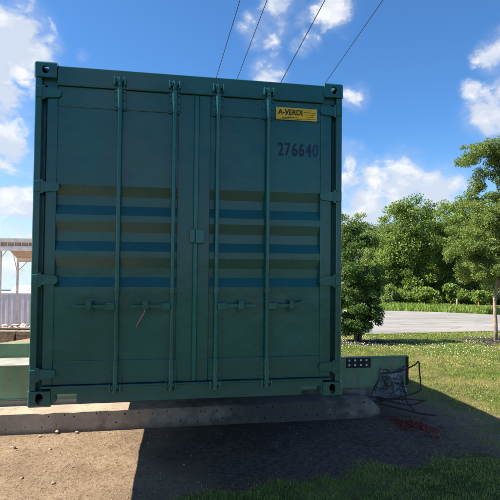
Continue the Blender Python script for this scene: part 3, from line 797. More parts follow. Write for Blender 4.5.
# crumpled grey-white sheet stuffed against the girder end
def crumple():
    nu, nv = 46, 26; vs = []; fs = []
    for j in range(nv+1):
        for i in range(nu+1):
            u, v = i/nu, j/nv
            xl = 3.74+0.20*min(1, v/0.7); xr = 4.33+0.03*math.sin(v*7)
            x = xl+(xr-xl)*u; top = -0.40+0.045*u+0.03*math.sin(u*9)+(0.05 if 0.02 < u < 0.07 else 0); z = -0.80+(top+0.80)*v
            bulge = math.sin(math.pi*min(1, u*1.02))**0.5*math.sin(math.pi*(0.12+0.80*v))**0.6
            a = fbm(x*1.3, z*1.3+x, 6.5, 4); b = fbm(x+5, z*1.6, 14, 3)
            rdg = abs(a-.5)*2; rd2 = abs(b-.5)*2
            cre = abs((fbm(x*.7+z*.9, z-x*.5, 5.0, 2)-.5)*4) % 1.0
            y = 2.552-0.22*bulge*(0.7+0.4*a)+0.17*rdg*bulge+0.10*rd2*bulge+0.05*cre*bulge
            z += 0.03*(b-.5)*(v > 0.02); x += 0.03*(a-.5)
            vs.append((x, min(y, 2.553), z))
    nb = len(vs)
    for j in range(nv):
        for i in range(nu): fs.append((j*(nu+1)+i, j*(nu+1)+i+1, (j+1)*(nu+1)+i+1, (j+1)*(nu+1)+i))
    for p in list(vs): vs.append((p[0], 2.5545, p[2]))
    for j in range(nv):
        for i in range(nu): fs.append((nb+j*(nu+1)+i, nb+(j+1)*(nu+1)+i, nb+(j+1)*(nu+1)+i+1, nb+j*(nu+1)+i+1))
    return mesh_obj('crumpled_sheet', vs, fs, 'foam_white', smooth=False, label='crumpled grishy white sheet stuffed against the right end of the girder'.replace('grishy', 'grimy'), cat='sheet')
crumple()
def bar(pts, r, label):
    # smooth the path a little
    P = [np.array(p, float) for p in pts]; Q = []
    for i in range(len(P)-1):
        p0 = P[max(i-1, 0)]; p1 = P[i]; p2 = P[i+1]; p3 = P[min(i+2, len(P)-1)]
        for t in np.linspace(0, 1, 6)[:-1]:
            Q.append(0.5*((2*p1)+(-p0+p2)*t+(2*p0-5*p1+4*p2-p3)*t*t+(-p0+3*p1-3*p2+p3)*t**3))
    Q.append(P[-1]); MB().tube(Q, r, 7).build('steel_bar', 'rust', label=label, cat='steel bar', group='bent steel bars at the girder end')
bar([(3.86, 2.34, -.37), (4.10, 2.30, -.345), (4.33, 2.32, -.27), (4.455, 2.42, -.245), (4.475, 2.44, -.36), (4.47, 2.40, -.52), (4.36, 2.25, -.60), (4.05, 2.16, -.645), (3.80, 2.16, -.668)], .010, 'bent steel bar looping round the end of the crumpled sheet')
bar([(3.68, 2.28, -.655), (3.95, 2.08, -.69), (4.16, 2.06, -.72), (4.38, 2.15, -.70)], .010, 'steel bar curving up to the right at the foot of the crumpled sheet')
bar([(3.72, 2.12, -.70), (4.05, 1.98, -.76), (4.22, 1.94, -.80), (4.44, 1.96, -.84)], .011, 'longest straight steel bar lying on the dirt below the crumpled sheet')
bar([(3.74, 2.22, -.64), (3.90, 2.12, -.66), (4.10, 2.10, -.655), (4.40, 2.13, -.70)], .008, 'thin steel bar tight under the crumpled sheet')
bar([(4.12, 2.30, -.50), (4.16, 2.24, -.60), (4.13, 2.14, -.70), (4.20, 2.05, -.80)], .008, 'short upright steel bar in front of the crumpled sheet')

# red wood-chip heap
def chips(name, cx, cy, sx, sy, n, size, mat, hump, rot=0.0, **props):
    t = rng.normal(size=(n, 2))*np.array([sx, sy])*0.5
    t = t[(np.hypot(t[:,0]/sx, t[:,1]/sy) < 1.35) & (fbm(t[:,0]+cx, t[:,1]+cy, 7.0, 3) > .38)]; n = len(t)
    x = cx+t[:,0]*math.cos(rot)-t[:,1]*math.sin(rot); y = cy+t[:,0]*math.sin(rot)+t[:,1]*math.cos(rot)
    z = ground_z(x, y)+0.006+hump*np.exp(-((t[:,0]/sx)**2+(t[:,1]/sy)**2)*2.2)*rng.random(n)
    a = rng.random(n)*6.28; l = size*rng.uniform(.5, 1.5, n); wd = l*rng.uniform(.25, .55, n); th = l*.18
    tl = rng.normal(0, .35, n)
    C = np.array([(i, j, k) for i in (-1, 1) for j in (-1, 1) for k in (-1, 1)], float)
    lx = C[:,0][None]*l[:,None]; ly = C[:,1][None]*wd[:,None]; lz = C[:,2][None]*th[:,None]+lx*np.sin(tl)[:,None]
    V = np.stack([x[:,None]+lx*np.cos(a)[:,None]-ly*np.sin(a)[:,None], y[:,None]+lx*np.sin(a)[:,None]+ly*np.cos(a)[:,None], z[:,None]+lz], -1).reshape(-1, 3)
    Fc = np.array([(0,1,3,2),(4,6,7,5),(0,4,5,1),(2,3,7,6),(0,2,6,4),(1,5,7,3)])
    F = (np.arange(n)[:,None,None]*8+Fc[None]).reshape(-1, 4)
    return fast_mesh(name, V, F, mat, origin=(cx, cy, float(ground_z(cx, cy))), **props)
pr = solve_ground(413, 424)
chips('red_wood_chips', pr[0], pr[1], .25, .36, 1300, .010, 'red_chip', .03, 0.2, label='small heap of red wood chips on the shaded dirt', cat='wood chips', kind='stuff')
p2 = solve_ground(428, 437)
chips('red_wood_chips', p2[0], p2[1], .12, .12, 130, .011, 'red_chip', .02, 0, label='few stray red wood chips just in front of the heap', cat='wood chips', kind='stuff')

# ------------------------------------------------------------------ ground cover (uncountable)
def blades(name, x, y, h, wd, tint, mat, lean=0.35, flat=False, **props):
    n = len(x); z = ground_z(x, y)
    a = rng.random(n)*2*np.pi; b = rng.random(n)*2*np.pi; ln = np.abs(rng.normal(lean, .22, n))
    dx, dy = np.cos(a)*wd, np.sin(a)*wd
    if flat:
        ex, ey, ez = np.cos(b)*h, np.sin(b)*h, rng.uniform(-.15, .3, n)*h
        z = z+0.004+rng.random(n)*.006
    else: ex, ey, ez = np.cos(b)*np.sin(ln)*h, np.sin(b)*np.sin(ln)*h, np.cos(ln)*h
    c = np.stack([x, y, z], -1)
    w_ = np.stack([dx, dy, np.zeros(n)], -1); e_ = np.stack([ex, ey, ez], -1)
    mid = c+e_*0.55+np.array([0, 0, .06])*h[:,None]
    V = np.stack([c-w_, c+w_, mid+w_*.75, mid-w_*.75, c+e_*1.0-np.array([0, 0, .1])*h[:,None]], 1).reshape(-1, 3)
    k = np.arange(n)[:,None]*5
    F = np.concatenate([k+np.array([[0,1,2]]), k+np.array([[0,2,3]]), k+np.array([[3,2,4]])])
    return fast_mesh(name, V, F, mat, attr={'tint': np.repeat(tint, 5)}, kind='stuff', **props)
def scatter(x0, x1, y0, y1, n): return rng.uniform(x0, x1, n), rng.uniform(y0, y1, n)
def lawn_patch(x0, x1, y0, y1, dens, hmin, hmax, wd):
    x, y = scatter(x0, x1, y0, y1, int((x1-x0)*(y1-y0)*dens))
    cl = fbm(x+3, y+8, 5.5, 3)
    k = lawn_amt(x, y)*(0.35+0.9*sstep(cl, .38, .6)) > rng.random(len(x))*1.0
    k &= (y < np.interp(x, [p[0] for p in NE], [p[1] for p in NE])+.1)
    k &= ~((x < 4.6) & (y > 2.0) & (y < 3.1) & (x > -6)) & ~((x < CW+.1) & (y > 2.0) & (y < 6.2))
    x, y, cl = x[k], y[k], cl[k]; d = dryness(x, y)
    t = np.clip(0.15+0.3*rng.random(len(x))+0.25*(cl-.5)+np.where(rng.random(len(x)) < 0.15+0.75*d, .45*rng.random(len(x))+.1, 0), 0, 1)
    h = rng.uniform(hmin, hmax, len(x))*(0.6+.8*cl)*(1-.35*d)
    return x, y, h, np.full(len(x), wd)*rng.uniform(.7, 1.3, len(x)), t
parts = [lawn_patch(0.3, 6.0, -1.2, 1.6, 10000, .012, .042, .0018), lawn_patch(2.8, 9.5, 1.6, 5.2, 4200, .018, .05, .0024), lawn_patch(2.2, 13.5, 5.2, 10.5, 1900, .025, .06, .004), lawn_patch(2.0, 17.0, 10.5, 15.2, 1000, .03, .06, .007)]
cat_ = [np.concatenate([p[i] for p in parts]) for i in range(5)]
blades('grass', *cat_, 'grass_blade', label='patchy green and straw coloured lawn grass around the container', cat='grass')
# thin sprouts and dead straw lying over the dirt
x, y = scatter(-2.4, 5.6, -0.8, 2.25, 52000)
k = (rng.random(len(x)) > lawn_amt(x, y)*.7) & ~((y > 2.17) & (x < 3.8)); x, y = x[k], y[k]
blades('dead_straw', x, y, np.clip(rng.lognormal(-4.3, .6, len(x)), .005, .06), rng.uniform(.0005, .0014, len(x)), rng.random(len(x))**1.6*np.where(shade_amt(x, y) > .4, .62, .95), 'straw_bit', flat=True, label='scattered bits of dead straw on the bare dirt', cat='straw')  # straw also tinted darker inside the painted shade area
x, y = scatter(4.0, 9.5, 0.8, 6.0, 26000)
k = dryness(x, y)+.15 > rng.random(len(x)); x, y = x[k], y[k]
k = ~((x < 4.6) & (y > 2.0) & (y < 3.1)); x, y = x[k], y[k]
blades('dry_thatch', x, y, rng.uniform(.015, .045, len(x)), rng.uniform(.0015, .003, len(x)), .35+.65*rng.random(len(x)), 'straw_bit', flat=True, label='dry straw coloured thatch lying in the lawn', cat='straw')
# white clover heads
x, y = scatter(4.5, 16, 2.5, 14.8, 9000)
k = (y < np.interp(x, [p[0] for p in NE], [p[1] for p in NE])-.35) & (lawn_amt(x, y) > .6) & (sstep(fbm(x+50, y, .55, 3), .42, .6)*(.15+.45*sstep(y, 4, 8)) > rng.random(len(x))); x, y = x[k], y[k]
n = len(x); zz = ground_z(x, y)+rng.uniform(.03, .06, n); r_ = rng.uniform(.005, .010, n)*(1+.025*y)
O = np.array([(1,0,0),(0,1,0),(-1,0,0),(0,-1,0),(0,0,1),(0,0,-1)], float)
Vf = (np.stack([x, y, zz], -1)[:,None]+O[None]*r_[:,None,None]).reshape(-1, 3)
Fo = np.array([(0,1,4),(1,2,4),(2,3,4),(3,0,4),(1,0,5),(2,1,5),(3,2,5),(0,3,5)])
fast_mesh('clover_flowers', Vf, (np.arange(n)[:,None,None]*6+Fo[None]).reshape(-1, 3), 'flower_white', kind='stuff', label='white clover heads dotted through the lawn', cat='flowers')
# pebbles on the dirt
x, y = scatter(-2.4, 5.0, -0.8, 2.2, 13000)
k = rng.random(len(x)) < (0.35+0.6*np.exp(-(2.2-y)*1.4))*(1-.8*np.maximum(shade_amt(x, y), lawn_amt(x, y))); x, y = x[k], y[k]
n = len(x); r_ = np.clip(rng.lognormal(-5.75, .55, n), .0018, .02)
k = (y < 2.19-r_*1.3); x, y, r_ = x[k], y[k], r_[k]; n = len(x)
phi = (1+5**.5)/2
ico = np.array([(-1,phi,0),(1,phi,0),(-1,-phi,0),(1,-phi,0),(0,-1,phi),(0,1,phi),(0,-1,-phi),(0,1,-phi),(phi,0,-1),(phi,0,1),(-phi,0,-1),(-phi,0,1)])/1.9
icf = np.array([(0,11,5),(0,5,1),(0,1,7),(0,7,10),(0,10,11),(1,5,9),(5,11,4),(11,10,2),(10,7,6),(7,1,8),(3,9,4),(3,4,2),(3,2,6),(3,6,8),(3,8,9),(4,9,5),(2,4,11),(6,2,10),(8,6,7),(9,8,1)])
dv = ico[None]*rng.uniform(.7, 1.3, (n, 12, 1))*r_[:,None,None]*np.array([1.2, 1, .65])
aa = rng.random(n)*6.28; ca, sa = np.cos(aa)[:,None], np.sin(aa)[:,None]
Vp = np.stack([x[:,None]+dv[:,:,0]*ca-dv[:,:,1]*sa, y[:,None]+dv[:,:,0]*sa+dv[:,:,1]*ca, (ground_z(x, y)+r_*.2)[:,None]+dv[:,:,2]], -1).reshape(-1, 3)
fast_mesh('pebbles', Vp, (np.arange(n)[:,None,None]*12+icf[None]).reshape(-1, 3), 'pebble', kind='stuff', label='small pebbles scattered over the bare dirt', cat='pebbles')

# ------------------------------------------------------------------ trees
def leaf_cloud(centres, radii, n, size, tint0):
    """leaf-sized folded diamonds spread through clumps; centres (k,3), radii (k,)"""
    k = len(centres); wts = radii**2.2; wts = wts/wts.sum()
    c = rng.choice(k, n, p=wts)
    d = rng.normal(size=(n, 3)); d /= np.linalg.norm(d, axis=1)[:,None]
    rr = rng.random(n)**0.45
    P = centres[c]+d*(rr*radii[c])[:,None]*np.array([1.12, 1.12, .78])
    ax = rng.normal(size=(n, 3))+d*.4+np.array([0, 0, -.25]); ax /= np.linalg.norm(ax, axis=1)[:,None]
    nn = rng.normal(size=(n, 3))*.8+d*.7+np.array([0, 0, .6]); s = np.cross(ax, nn); s /= np.linalg.norm(s, axis=1)[:,None]+1e-9
    l = size*rng.uniform(.6, 1.35, n)[:,None]; wv = l*.36
    V = np.stack([P-ax*l*.5, P+s*wv, P+ax*l*.5, P-s*wv], 1).reshape(-1, 3)
    F = np.arange(n*4).reshape(n, 4)
    ct = rng.random(k)
    t = np.clip(tint0+.45*(ct[c]-.5)+.5*(rng.random(n)-.5), 0, 1)
    return V, F, np.repeat(t, 4)
def fill_clumps(ell, k, rmin, rmax):
    C = []; R_ = []
    vol = np.array([e[3]*e[4]*e[5] for e in ell]); vol = vol/vol.sum()
    for i, e in enumerate(ell):
        m = max(3, int(k*vol[i]))
        d = rng.normal(size=(m, 3)); d /= np.linalg.norm(d, axis=1)[:,None]
        q = (rng.random(m)**.33)[:,None]
        C.append(np.array(e[:3])+d*q*np.array(e[3:6])); R_.append(rng.uniform(rmin, rmax, m))
    return np.concatenate(C), np.concatenate(R_)
def tree(name, base, ell, label, cat, mat, nclump, rc, nleaf, leaf, trunk_r, bark='bark', group=None, tint0=.5, stems=1, limbs=14, trunk_path=None):
    t = thing(name, tuple(base), label, cat, group)
    C, R_ = fill_clumps(ell, nclump, *rc)
    V, F, tt = leaf_cloud(C, R_, nleaf, leaf, tint0)
    fast_mesh('crown', V, F, mat, t, attr={'tint': tt})
    mb = MB(); base = np.array(base)
    top = np.array([np.mean([e[0] for e in ell]), np.mean([e[1] for e in ell]), max(e[2] for e in ell)])
    for s in range(stems):
        o = rng.normal(0, trunk_r*1.2, 3)*(stems > 1); o[2] = 0
        tp = top+rng.normal(0, .15, 3)*(stems > 1)*(np.linalg.norm(top-base)*.4)
        if stems > 1: tp[2] = base[2]+(top[2]-base[2])*.72
        if trunk_path is not None and s == 0: path = [np.array(q) for q in trunk_path]
        else: path = [base+o+(tp-base-o)*q+np.array([rng.normal(0, trunk_r*.7), rng.normal(0, trunk_r*.7), 0])*(0 < q < 1) for q in np.linspace(0, 1, 7)]
        path[0] = path[0]-np.array([0, 0, .15])
        m = len(path); mb.tube(path, [trunk_r*(1.15-.95*i/(m-1)) for i in range(m)], 9)
        order = rng.choice(len(C), min(limbs, len(C)), replace=False)
        big = np.linalg.norm(top-base)
        for j in order:
            e = C[j]; zs = np.array([q[2] for q in path]); want = base[2]+(e[2]-base[2])*rng.uniform(.45, .75)
            i = int(np.clip(np.searchsorted(zs, want), 1, m-1)); f = np.clip((want-zs[i-1])/max(zs[i]-zs[i-1], 1e-6), 0, 1)
            st = path[i-1]+(path[i]-path[i-1])*f
            Ls = np.linalg.norm(e-st); jit = lambda k: rng.normal(0, k*Ls, 3)
            m1 = st+(e-st)*.35+np.array([0, 0, -.07*Ls])+jit(.05); m2 = st+(e-st)*.7+np.array([0, 0, -.05*Ls])+jit(.05)
            r0 = trunk_r*.38*(1-.6*(i-1+f)/(m-1)); mb.tube([st, m1, m2, e], [r0, r0*.7, r0*.42, r0*.12], 5)
    mb.build('trunk', bark, t, smooth=True)
    return t
def P_ell(px, py, D, rx, rz, ry=None):
    """ellipsoid from its photo centre and half sizes in px at distance D -> metres"""
    c = rayD(px, py, D); k = D/FOC
    return (c[0], c[1], c[2], rx*k, (ry or rx)*k, rz*k)
def gpt(px, D):
    p = rayD(px, 260, D); return np.array([p[0], p[1], float(ground_base(p[0], p[1]))])

# the dense upright shrub beside the container
D = 14.2
b = gpt(357, D)
tree('shrub_tree', b, [P_ell(357, 300, D, 24, 32), P_ell(356, 262, D, 21, 36), P_ell(366, 312, D, 17, 20), P_ell(352, 236, D, 12, 18), P_ell(371, 286, D, 11, 16), P_ell(347, 308, D, 17, 22), P_ell(352, 326, D, 16, 11), P_ell(370, 328, D, 12, 8)],
     'dense dark green upright shrub standing just right of the container', 'shrub', 'leaf_dark', 150, (.11, .26), 46000, .050, .045, tint0=.45, stems=4, limbs=10)
chips('mulch_bed', b[0]+.1, b[1]-.1, 1.2, .6, 2200, .03, 'mulch', .03, label='dark mulch around the foot of the shrub', cat='mulch', kind='stuff')
# the young tree at the right edge
D = 14.6; b = gpt(495.5, D)
tp = [b, rayD(495.5, 325, D), rayD(494.5, 300, D), rayD(499, 270, D), rayD(503, 235, D), rayD(505, 210, D)]
tree('young_tree', b, [P_ell(500, 222, D, 20, 18), P_ell(482, 246, D, 20, 14), P_ell(518, 242, D, 24, 22), P_ell(494, 268, D, 26, 14), P_ell(535, 266, D, 24, 18), P_ell(468, 262, D, 10, 9), P_ell(510, 200, D, 14, 14)],
     'slender young tree with pale trunk and airy olive-green crown at the right edge', 'tree', 'leaf_olive', 170, (.12, .28), 70000, .05, .062, 'pale_bark', tint0=.45, limbs=16, trunk_path=tp)
chips('mulch_bed', b[0], b[1], 1.1, 1.1, 2600, .032, 'mulch', .04, label='dark round mulch bed under the slender young tree', cat='mulch', kind='stuff')

D = 27.0; b2 = gpt(517, D)
tree('locust_tree', b2, [P_ell(474, 154, D, 19, 11), P_ell(492, 152, D, 18, 13), P_ell(510, 150, D, 20, 14), P_ell(536, 148, D, 26, 18), P_ell(497, 168, D, 16, 10), P_ell(484, 178, D, 16, 9), P_ell(516, 178, D, 22, 18), P_ell(486, 193, D, 18, 10), P_ell(474, 207, D, 18, 10), P_ell(497, 212, D, 22, 16), P_ell(478, 234, D, 26, 17), P_ell(464, 258, D, 20, 15),
      P_ell(530, 215, D, 30, 26), P_ell(500, 250, D, 30, 18), P_ell(545, 250, D, 32, 26), P_ell(490, 275, D, 30, 14), P_ell(525, 275, D, 30, 14)],
     'tall broad yellow-green tree rising highest at the right edge of the photo', 'tree', 'leaf_olive', 420, (.2, .5), 140000, .085, .16, tint0=.5, limbs=18)

# the edge of the woods
FG = 'trees at the edge of the woods'
woods = [  # px, top px, half width px, D, material, tint, label
    (412, 199, 25, 44, 'leaf_mid', .45, 'tallest broad dark green tree in the middle of the woods edge'),
    (440, 222, 22, 46, 'leaf_mid', .6, 'rounded mid green tree right of the tallest tree at the woods edge'),
    (463, 203, 24, 50, 'leaf_mid', .42, 'deep green tree standing behind the rounded mid green tree'),
    (393, 240, 17, 45, 'leaf_mid', .5, 'lower green tree filling the gap left of the tallest tree'),
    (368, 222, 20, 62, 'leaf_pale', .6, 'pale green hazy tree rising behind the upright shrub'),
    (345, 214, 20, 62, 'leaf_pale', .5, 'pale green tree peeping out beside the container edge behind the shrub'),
    (484, 215, 22, 45, 'leaf_mid', .55, 'green tree partly hidden behind the slender young tree'),
    (505, 196, 26, 48, 'leaf_mid', .5, 'tall green tree at the right edge behind the young tree'),
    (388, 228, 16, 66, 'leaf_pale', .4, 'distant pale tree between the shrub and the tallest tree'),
    (540, 190, 28, 46, 'leaf_mid', .5, 'dark green tree just past the right edge of the view'),
    (425, 212, 22, 54, 'leaf_mid', .55, 'green tree in the gap between the tallest and the rounded tree'),
    (400, 216, 20, 52, 'leaf_mid', .6, 'light green tree shoulder just left of the tallest tree'),
    (448, 208, 22, 58, 'leaf_mid', .5, 'far tree top between the rounded tree and the deep green tree'),
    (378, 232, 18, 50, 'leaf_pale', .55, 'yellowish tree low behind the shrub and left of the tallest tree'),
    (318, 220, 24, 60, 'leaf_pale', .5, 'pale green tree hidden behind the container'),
    (575, 185, 30, 46, 'leaf_mid', .5, 'farthest right tree of the woods edge'),
]
for (px, ty, hw, D, mt, ti, lab) in woods:
    ty -= 10; b = gpt(px, D); k = D/FOC; yb = 265-(b[2]-CAM[2])/D*FOC
    H_ = yb-ty
    ell = [P_ell(px, ty+.32*H_, D, hw*.62, .26*H_), P_ell(px-hw*.35, ty+.54*H_, D, hw*.6, .22*H_), P_ell(px+hw*.4, ty+.57*H_, D, hw*.6, .24*H_), P_ell(px+rng.uniform(-6, 6), ty+.12*H_, D, hw*.30, .11*H_), P_ell(px, ty+.76*H_, D, hw*.9, .2*H_)]
    for _ in range(11):       # limbs that break the outline
        v_ = rng.uniform(.08, .8); wd = hw*(.35+.75*math.sin(math.pi*min(1, v_*.62+.12)))
        ell.append(P_ell(px+rng.choice((-1, 1))*wd*rng.uniform(.55, 1.0), ty+v_*H_, D+rng.uniform(-1.5, 1.5), rng.uniform(.14, .30)*hw, rng.uniform(.035, .085)*H_))
    tree('woodland_tree', b, ell, lab, 'tree', mt, 170, (.22, .85), 26000, .165, .16, group=FG, tint0=ti, limbs=16)
shr = [(389, 292), (402, 290), (416, 294), (429, 288), (444, 291), (458, 287), (472, 293), (486, 290), (501, 291), (518, 290), (374, 294), (360, 294)]
spots = ('below the lower green tree', 'under the left side of the tallest tree', 'under the right side of the tallest tree', 'left of the grey post', 'just left of the grey post', 'right behind the grey post', 'with the orange marker at its right', 'left of the pale young trunk', 'right of the pale young trunk', 'past the right edge', 'nearest the upright shrub', 'behind the upright shrub')
for (px, ty), sp in zip(shr, spots):
    px = px+rng.uniform(-3, 3); ty = ty+rng.uniform(-7, 5); D = 41.0+rng.uniform(-2, 3); b = gpt(px, D); yb = 265-(b[2]-CAM[2])/D*FOC; H_ = yb-ty
    ell = [P_ell(px, ty+.55*H_, D, 8.0, .45*H_)]+[P_ell(px+rng.uniform(-10, 10), ty+rng.uniform(.2, .8)*H_, D+rng.uniform(-.8, .8), rng.uniform(3, 7), rng.uniform(.12, .34)*H_) for _ in range(6)]
    tree('woodland_shrub', b, ell, 'low green shrub at the far road edge, '+sp, 'shrub', 'leaf_mid' if rng.random() < .6 else 'leaf_pale', 34, (.14, .5), 5500, .15, .03, group='shrubs along the far road edge', tint0=.6, stems=2, limbs=5)
# rough verge between road and woods
x = rng.uniform(2, 40, 45000); fe = np.interp(x, [p[0] for p in FE], [p[1] for p in FE]); y = fe+.15+9*rng.random(len(x))
blades('verge_grass', x, y, rng.uniform(.15, .5, len(x)), rng.uniform(.015, .03, len(x)), .1+.45*rng.random(len(x)), 'grass_blade', label='rough bright green verge grass on the far side of the road', cat='grass')
pp = gpt(457, 39.2); MB().tube([pp-np.array([0, 0, .2]), pp+np.array([0, 0, .45]), pp+np.array([0, 0, .50])], [.08, .08, .04], 10).build('marker_post', 'post_grey', label='short grey post at the far verge under the woods', cat='post')
pp = gpt(478.5, 38.6); MB().tube([pp-np.array([0, 0, .2]), pp+np.array([0, 0, .2]), pp+np.array([0, 0, .23])], [.06, .05, .02], 10).build('verge_marker', 'orange_paint', label='tiny orange marker at the far verge', cat='marker')

# ------------------------------------------------------------------ overhead cables and their pole
dirv = (FW + RT*(128-250)/FOC - UP*(367-250)/FOC)
ends = []
for k, (px, lab) in enumerate(((240, 'leftmost overhead cable above the container roof'), (267, 'second overhead cable from the left above the container'), (325, 'third overhead cable, passing left of the yellow sign'), (383, 'rightmost overhead cable, reaching the roof near the yellow sign'))):
    p = rayD(px, 0, 10); pts = []
    for s in np.linspace(-14, 17, 40):
        q = p+dirv*s; q = q+np.array([0, 0, -0.0016*(s+1)**2*(s < -1)*4+ -0.0008*(s-3)**2*0]); pts.append(q)
    ends.append(pts[-1]); MB().tube(pts, .0075 if k != 2 else .009, 6).build('overhead_cable', 'cable_black', label=lab, cat='cable', group='overhead cables')
c = (ends[0]+ends[3])/2; gz = float(ground_base(c[0], c[1]))
pole = thing('utility_pole', (c[0], c[1], gz), 'short wooden utility pole with a crossarm behind the container', 'pole')
MB().tube([(c[0], c[1]+.12, gz-.5), (c[0], c[1]+.12, c[2]+.5)], [.14, .10], 12).build('post', 'pole_wood', pole)
dd = (ends[3]-ends[0])/np.linalg.norm(ends[3]-ends[0]); vs = []
for q in (ends[0]-dd*.2, ends[3]+dd*.2):
    for dy in (-.05, .05):
        for dz in (-.12, -.01): vs.append((q[0], q[1]+dy, q[2]+dz))
MB().face_add(vs, [(0,1,3,2),(4,6,7,5),(0,4,5,1),(2,3,7,6),(0,2,6,4),(1,5,7,3)]).build('crossarm', 'pole_wood', pole)

# ------------------------------------------------------------------ yard seen past the left edge of the container
def oriented(D, px0, px1):
    """local frame facing the camera at distance D: returns (origin at px0, right dir, away dir)"""
    r2 = np.array([RT[0], RT[1], 0]); r2 /= np.linalg.norm(r2); f2 = np.array([-r2[1], r2[0], 0])
    return r2, f2
r2, f2 = oriented(0, 0, 0)
def fbox(mb, D, px0, px1, py0, py1, depth):
    """box whose camera-facing side spans the photo rectangle at distance D; depth in metres"""
    a = rayD(px0, py1, D); b = rayD(px1, py0, D); w = float((b-a)@r2); z0, z1 = a[2], b[2]
    o = np.array([a[0], a[1], 0]); vs = []
    for z in (z0, z1):
        for (u, d) in ((0, 0), (w, 0), (w, depth), (0, depth)): q = o+r2*u+f2*d; vs.append((q[0], q[1], z))
    mb.face_add(vs, [(0,3,2,1),(4,5,6,7),(0,1,5,4),(1,2,6,5),(2,3,7,6),(3,0,4,7)]); return mb
D = 40; a = rayD(-70, 323, D); tz = rayD(10, 293, D)[2]; gz = min(a[2], float(ground_base(a[0], a[1])))
fc = thing('storage_container', (a[0], a[1], gz), 'pale blue-white corrugated storage container in the yard at far left', 'container')
mb = MB(); prof = []; u = 0
while u < 12: prof += [(u, 0), (u+.16, 0), (u+.24, .06), (u+.36, .06)]; u += .44
vs = []; n = len(prof)
for z in (gz+.12, tz-.12):
    for (u, d) in prof: q = np.array([a[0], a[1], 0])+r2*u+f2*d; vs.append((q[0], q[1], z))
fs = [(i, i+1, n+i+1, n+i) for i in range(n-1)]
mb.face_add(vs, fs); mb.build('side_wall', 'far_white_steel', fc)
for nm, z0, z1 in (('top_rail', tz-.12, tz), ('bottom_rail', gz, gz+.12)):
    m = MB(); vs = []
    for z in (z0, z1):
        for (u, d) in ((0, -.02), (12.2, -.02), (12.2, 2.4), (0, 2.4)): q = np.array([a[0], a[1], 0])+r2*u+f2*d; vs.append((q[0], q[1], z))
    m.face_add(vs, [(0,3,2,1),(4,5,6,7),(0,1,5,4),(1,2,6,5),(2,3,7,6),(3,0,4,7)]); m.build(nm, 'far_white_steel', fc)
# white tank behind it
D = 47; c0 = rayD(11, 292, D); rr = 1.25; zc = rayD(11, 285, D)[2]-rr
gz = float(ground_base(c0[0], c0[1]))
tk = thing('storage_tank', (c0[0], c0[1], gz), 'white rounded storage tank behind the pale far container', 'tank')
mb = MB(); pts = [np.array([c0[0], c0[1], zc])+r2*u for u in (0.0, .12, .35, .7, 1.1, 2, 5, 8)]
mb.tube(pts, [rr*.25, rr*.6, rr*.85, rr*.97, rr, rr, rr, rr], 28); mb.build('shell', 'tank_white', tk, smooth=True)
for u in (1.6, 6.0):
    q = np.array([c0[0], c0[1], zc])+r2*u; MB().box(q[0]-.2, q[0]+.2, q[1]-.9, q[1]+.9, gz-.3, zc-.6).build('saddle', 'frame_white', tk)
q = np.array([c0[0], c0[1], zc])+r2*2.1
MB().tube([q+f2*-math.sin(t)*(rr+.01)+np.array([0, 0, math.cos(t)*(rr+.01)]) for t in np.linspace(-1.5, 1.5, 13)], .03, 6).build('band', 'frame_white', tk)
# open lean-to of white steel with a board roof
D1, D2 = 31, 37
base = gpt(8, D1)
lt = thing('lean_to', tuple(base), 'open white steel lean-to frame with boarded roof at far left', 'shelter')
fbox(MB(), D1, -60, 75, 239.0, 241.6, .18).build('front_beam', 'frame_white', lt)
fbox(MB(), D1, -60, 75, 246.6, 250.0, .18).build('front_beam', 'frame_white', lt)
m = MB()
for px in range(-56, 75, 7): fbox(m, D1+.05, px, px+.8, 241.6, 246.6, .1)
m.build('truss_strut', 'frame_white', lt)
fbox(MB(), D1+.12, -60, 75, 241.7, 246.5, .03).build('fascia_board', 'roof_board', lt)
fbox(MB(), D2, 17, 75, 258.5, 262.0, .15).build('rear_beam', 'frame_white', lt)
A0, A1 = rayD(9, 249.9, D1+.2), rayD(75, 249.9, D1+.2); B0, B1 = rayD(17, 258.4, D2), rayD(75, 258.4, D2)
nb = 22
for i in range(nb):     # roof boards running front to back
    t0, t1 = i/nb, (i+.93)/nb
    q = [A0+(A1-A0)*t0, A0+(A1-A0)*t1, B0+(B1-B0)*t1, B0+(B1-B0)*t0]
    vs = [tuple(p) for p in q]+[(p[0], p[1], p[2]+.03) for p in q]
    MB().face_add(vs, [(0,3,2,1),(4,5,6,7),(0,1,5,4),(1,2,6,5),(2,3,7,6),(3,0,4,7)]).build('roof_board', 'roof_board', lt)
def fpost(D, px, ytop, w):
    b = gpt(px, D); t = rayD(px, ytop, D)
    MB().box(b[0]-w/2, b[0]+w/2, b[1]-w/2, b[1]+w/2, b[2]-.3, t[2]).build('post', 'frame_white', lt)
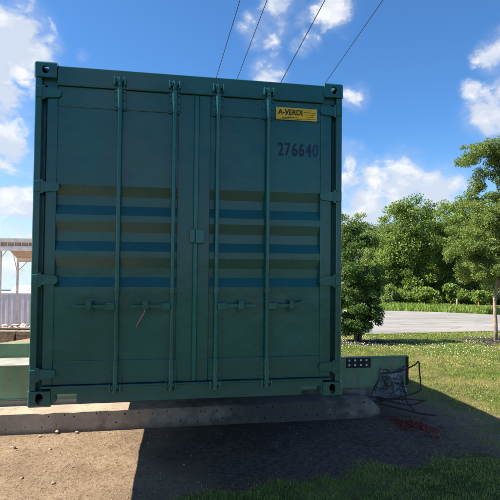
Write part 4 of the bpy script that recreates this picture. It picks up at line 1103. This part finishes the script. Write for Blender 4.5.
fpost(D1+.1, .3, 250, .15); fpost(D2+.1, 18, 258.5, .14); fpost(D1+.1, -50, 250, .15); fpost(D1+.1, 66, 250, .15); fpost(D2+.1, 70, 258.5, .14)
def brace(D, p, q, r=.035): MB().tube([rayD(*p, D), rayD(*q, D)], r, 6).build('brace', 'frame_white', lt)
brace(D1+.1, (1, 258), (7, 250)); brace(D2+.1, (19, 270), (27, 262)); brace(34, (13, 252), (17, 272), .03)
# rubble, pipe and stacked timbers in front
a0 = gpt(-10, 34); vs = []; fs = []
for k in range(420):
    px = random.uniform(-40, 60); D = random.uniform(28, 36); p = rayD(px, 300, D); gz = float(ground_base(p[0], p[1])); r = random.uniform(.08, .32)
    zt = rayD(px, 323.5+(36-D)*.8+random.uniform(0, 3), D)[2]; z = gz+(zt-gz)*random.random()**.3
    v, f = lump((p[0], p[1], z), r, 900+k); o = len(vs); vs += v; fs += [tuple(i+o for i in q) for q in f]
mesh_obj('rubble_heap', vs, fs, 'rubble_grey', kind='stuff', label='heap of pale broken rubble in the yard at far left', cat='rubble')
p0, p1 = rayD(-30, 328.5, 28.5), rayD(60, 329.5, 28.5)
MB().tube([p0, (p0+p1)/2+np.array([0, 0, .01]), p1], .075, 10).build('black_pipe', 'black_steel', label='black pipe lying across the yard at far left', cat='pipe')
D = 24; b = gpt(5, D)
ts = thing('timber_stack', tuple(b), 'low stack of weathered timbers beyond the green deck at far left', 'timber stack')
z1 = rayD(5, 331.5, D)[2]; lay = 0; hgt = .19
while z1-lay*hgt > b[2]-.1 and lay < 14:
    for s in range(4):
        q = rayD(-40+s*28, 300, D); u = random.uniform(0, .25)
        vs = []
        for z in (z1-(lay+1)*hgt+.012, z1-lay*hgt):
            for (uu, dd_) in ((0, 0), (1.30, 0), (1.30, .6), (0, .6)): e = np.array([q[0], q[1], 0])+r2*(uu+u*.1)+f2*(dd_+u*.3); vs.append((e[0], e[1], z))
        MB().face_add(vs, [(0,3,2,1),(4,5,6,7),(0,1,5,4),(1,2,6,5),(2,3,7,6),(3,0,4,7)]).build('timber', 'timber', ts)
    lay += 1
bpy.context.view_layer.update()
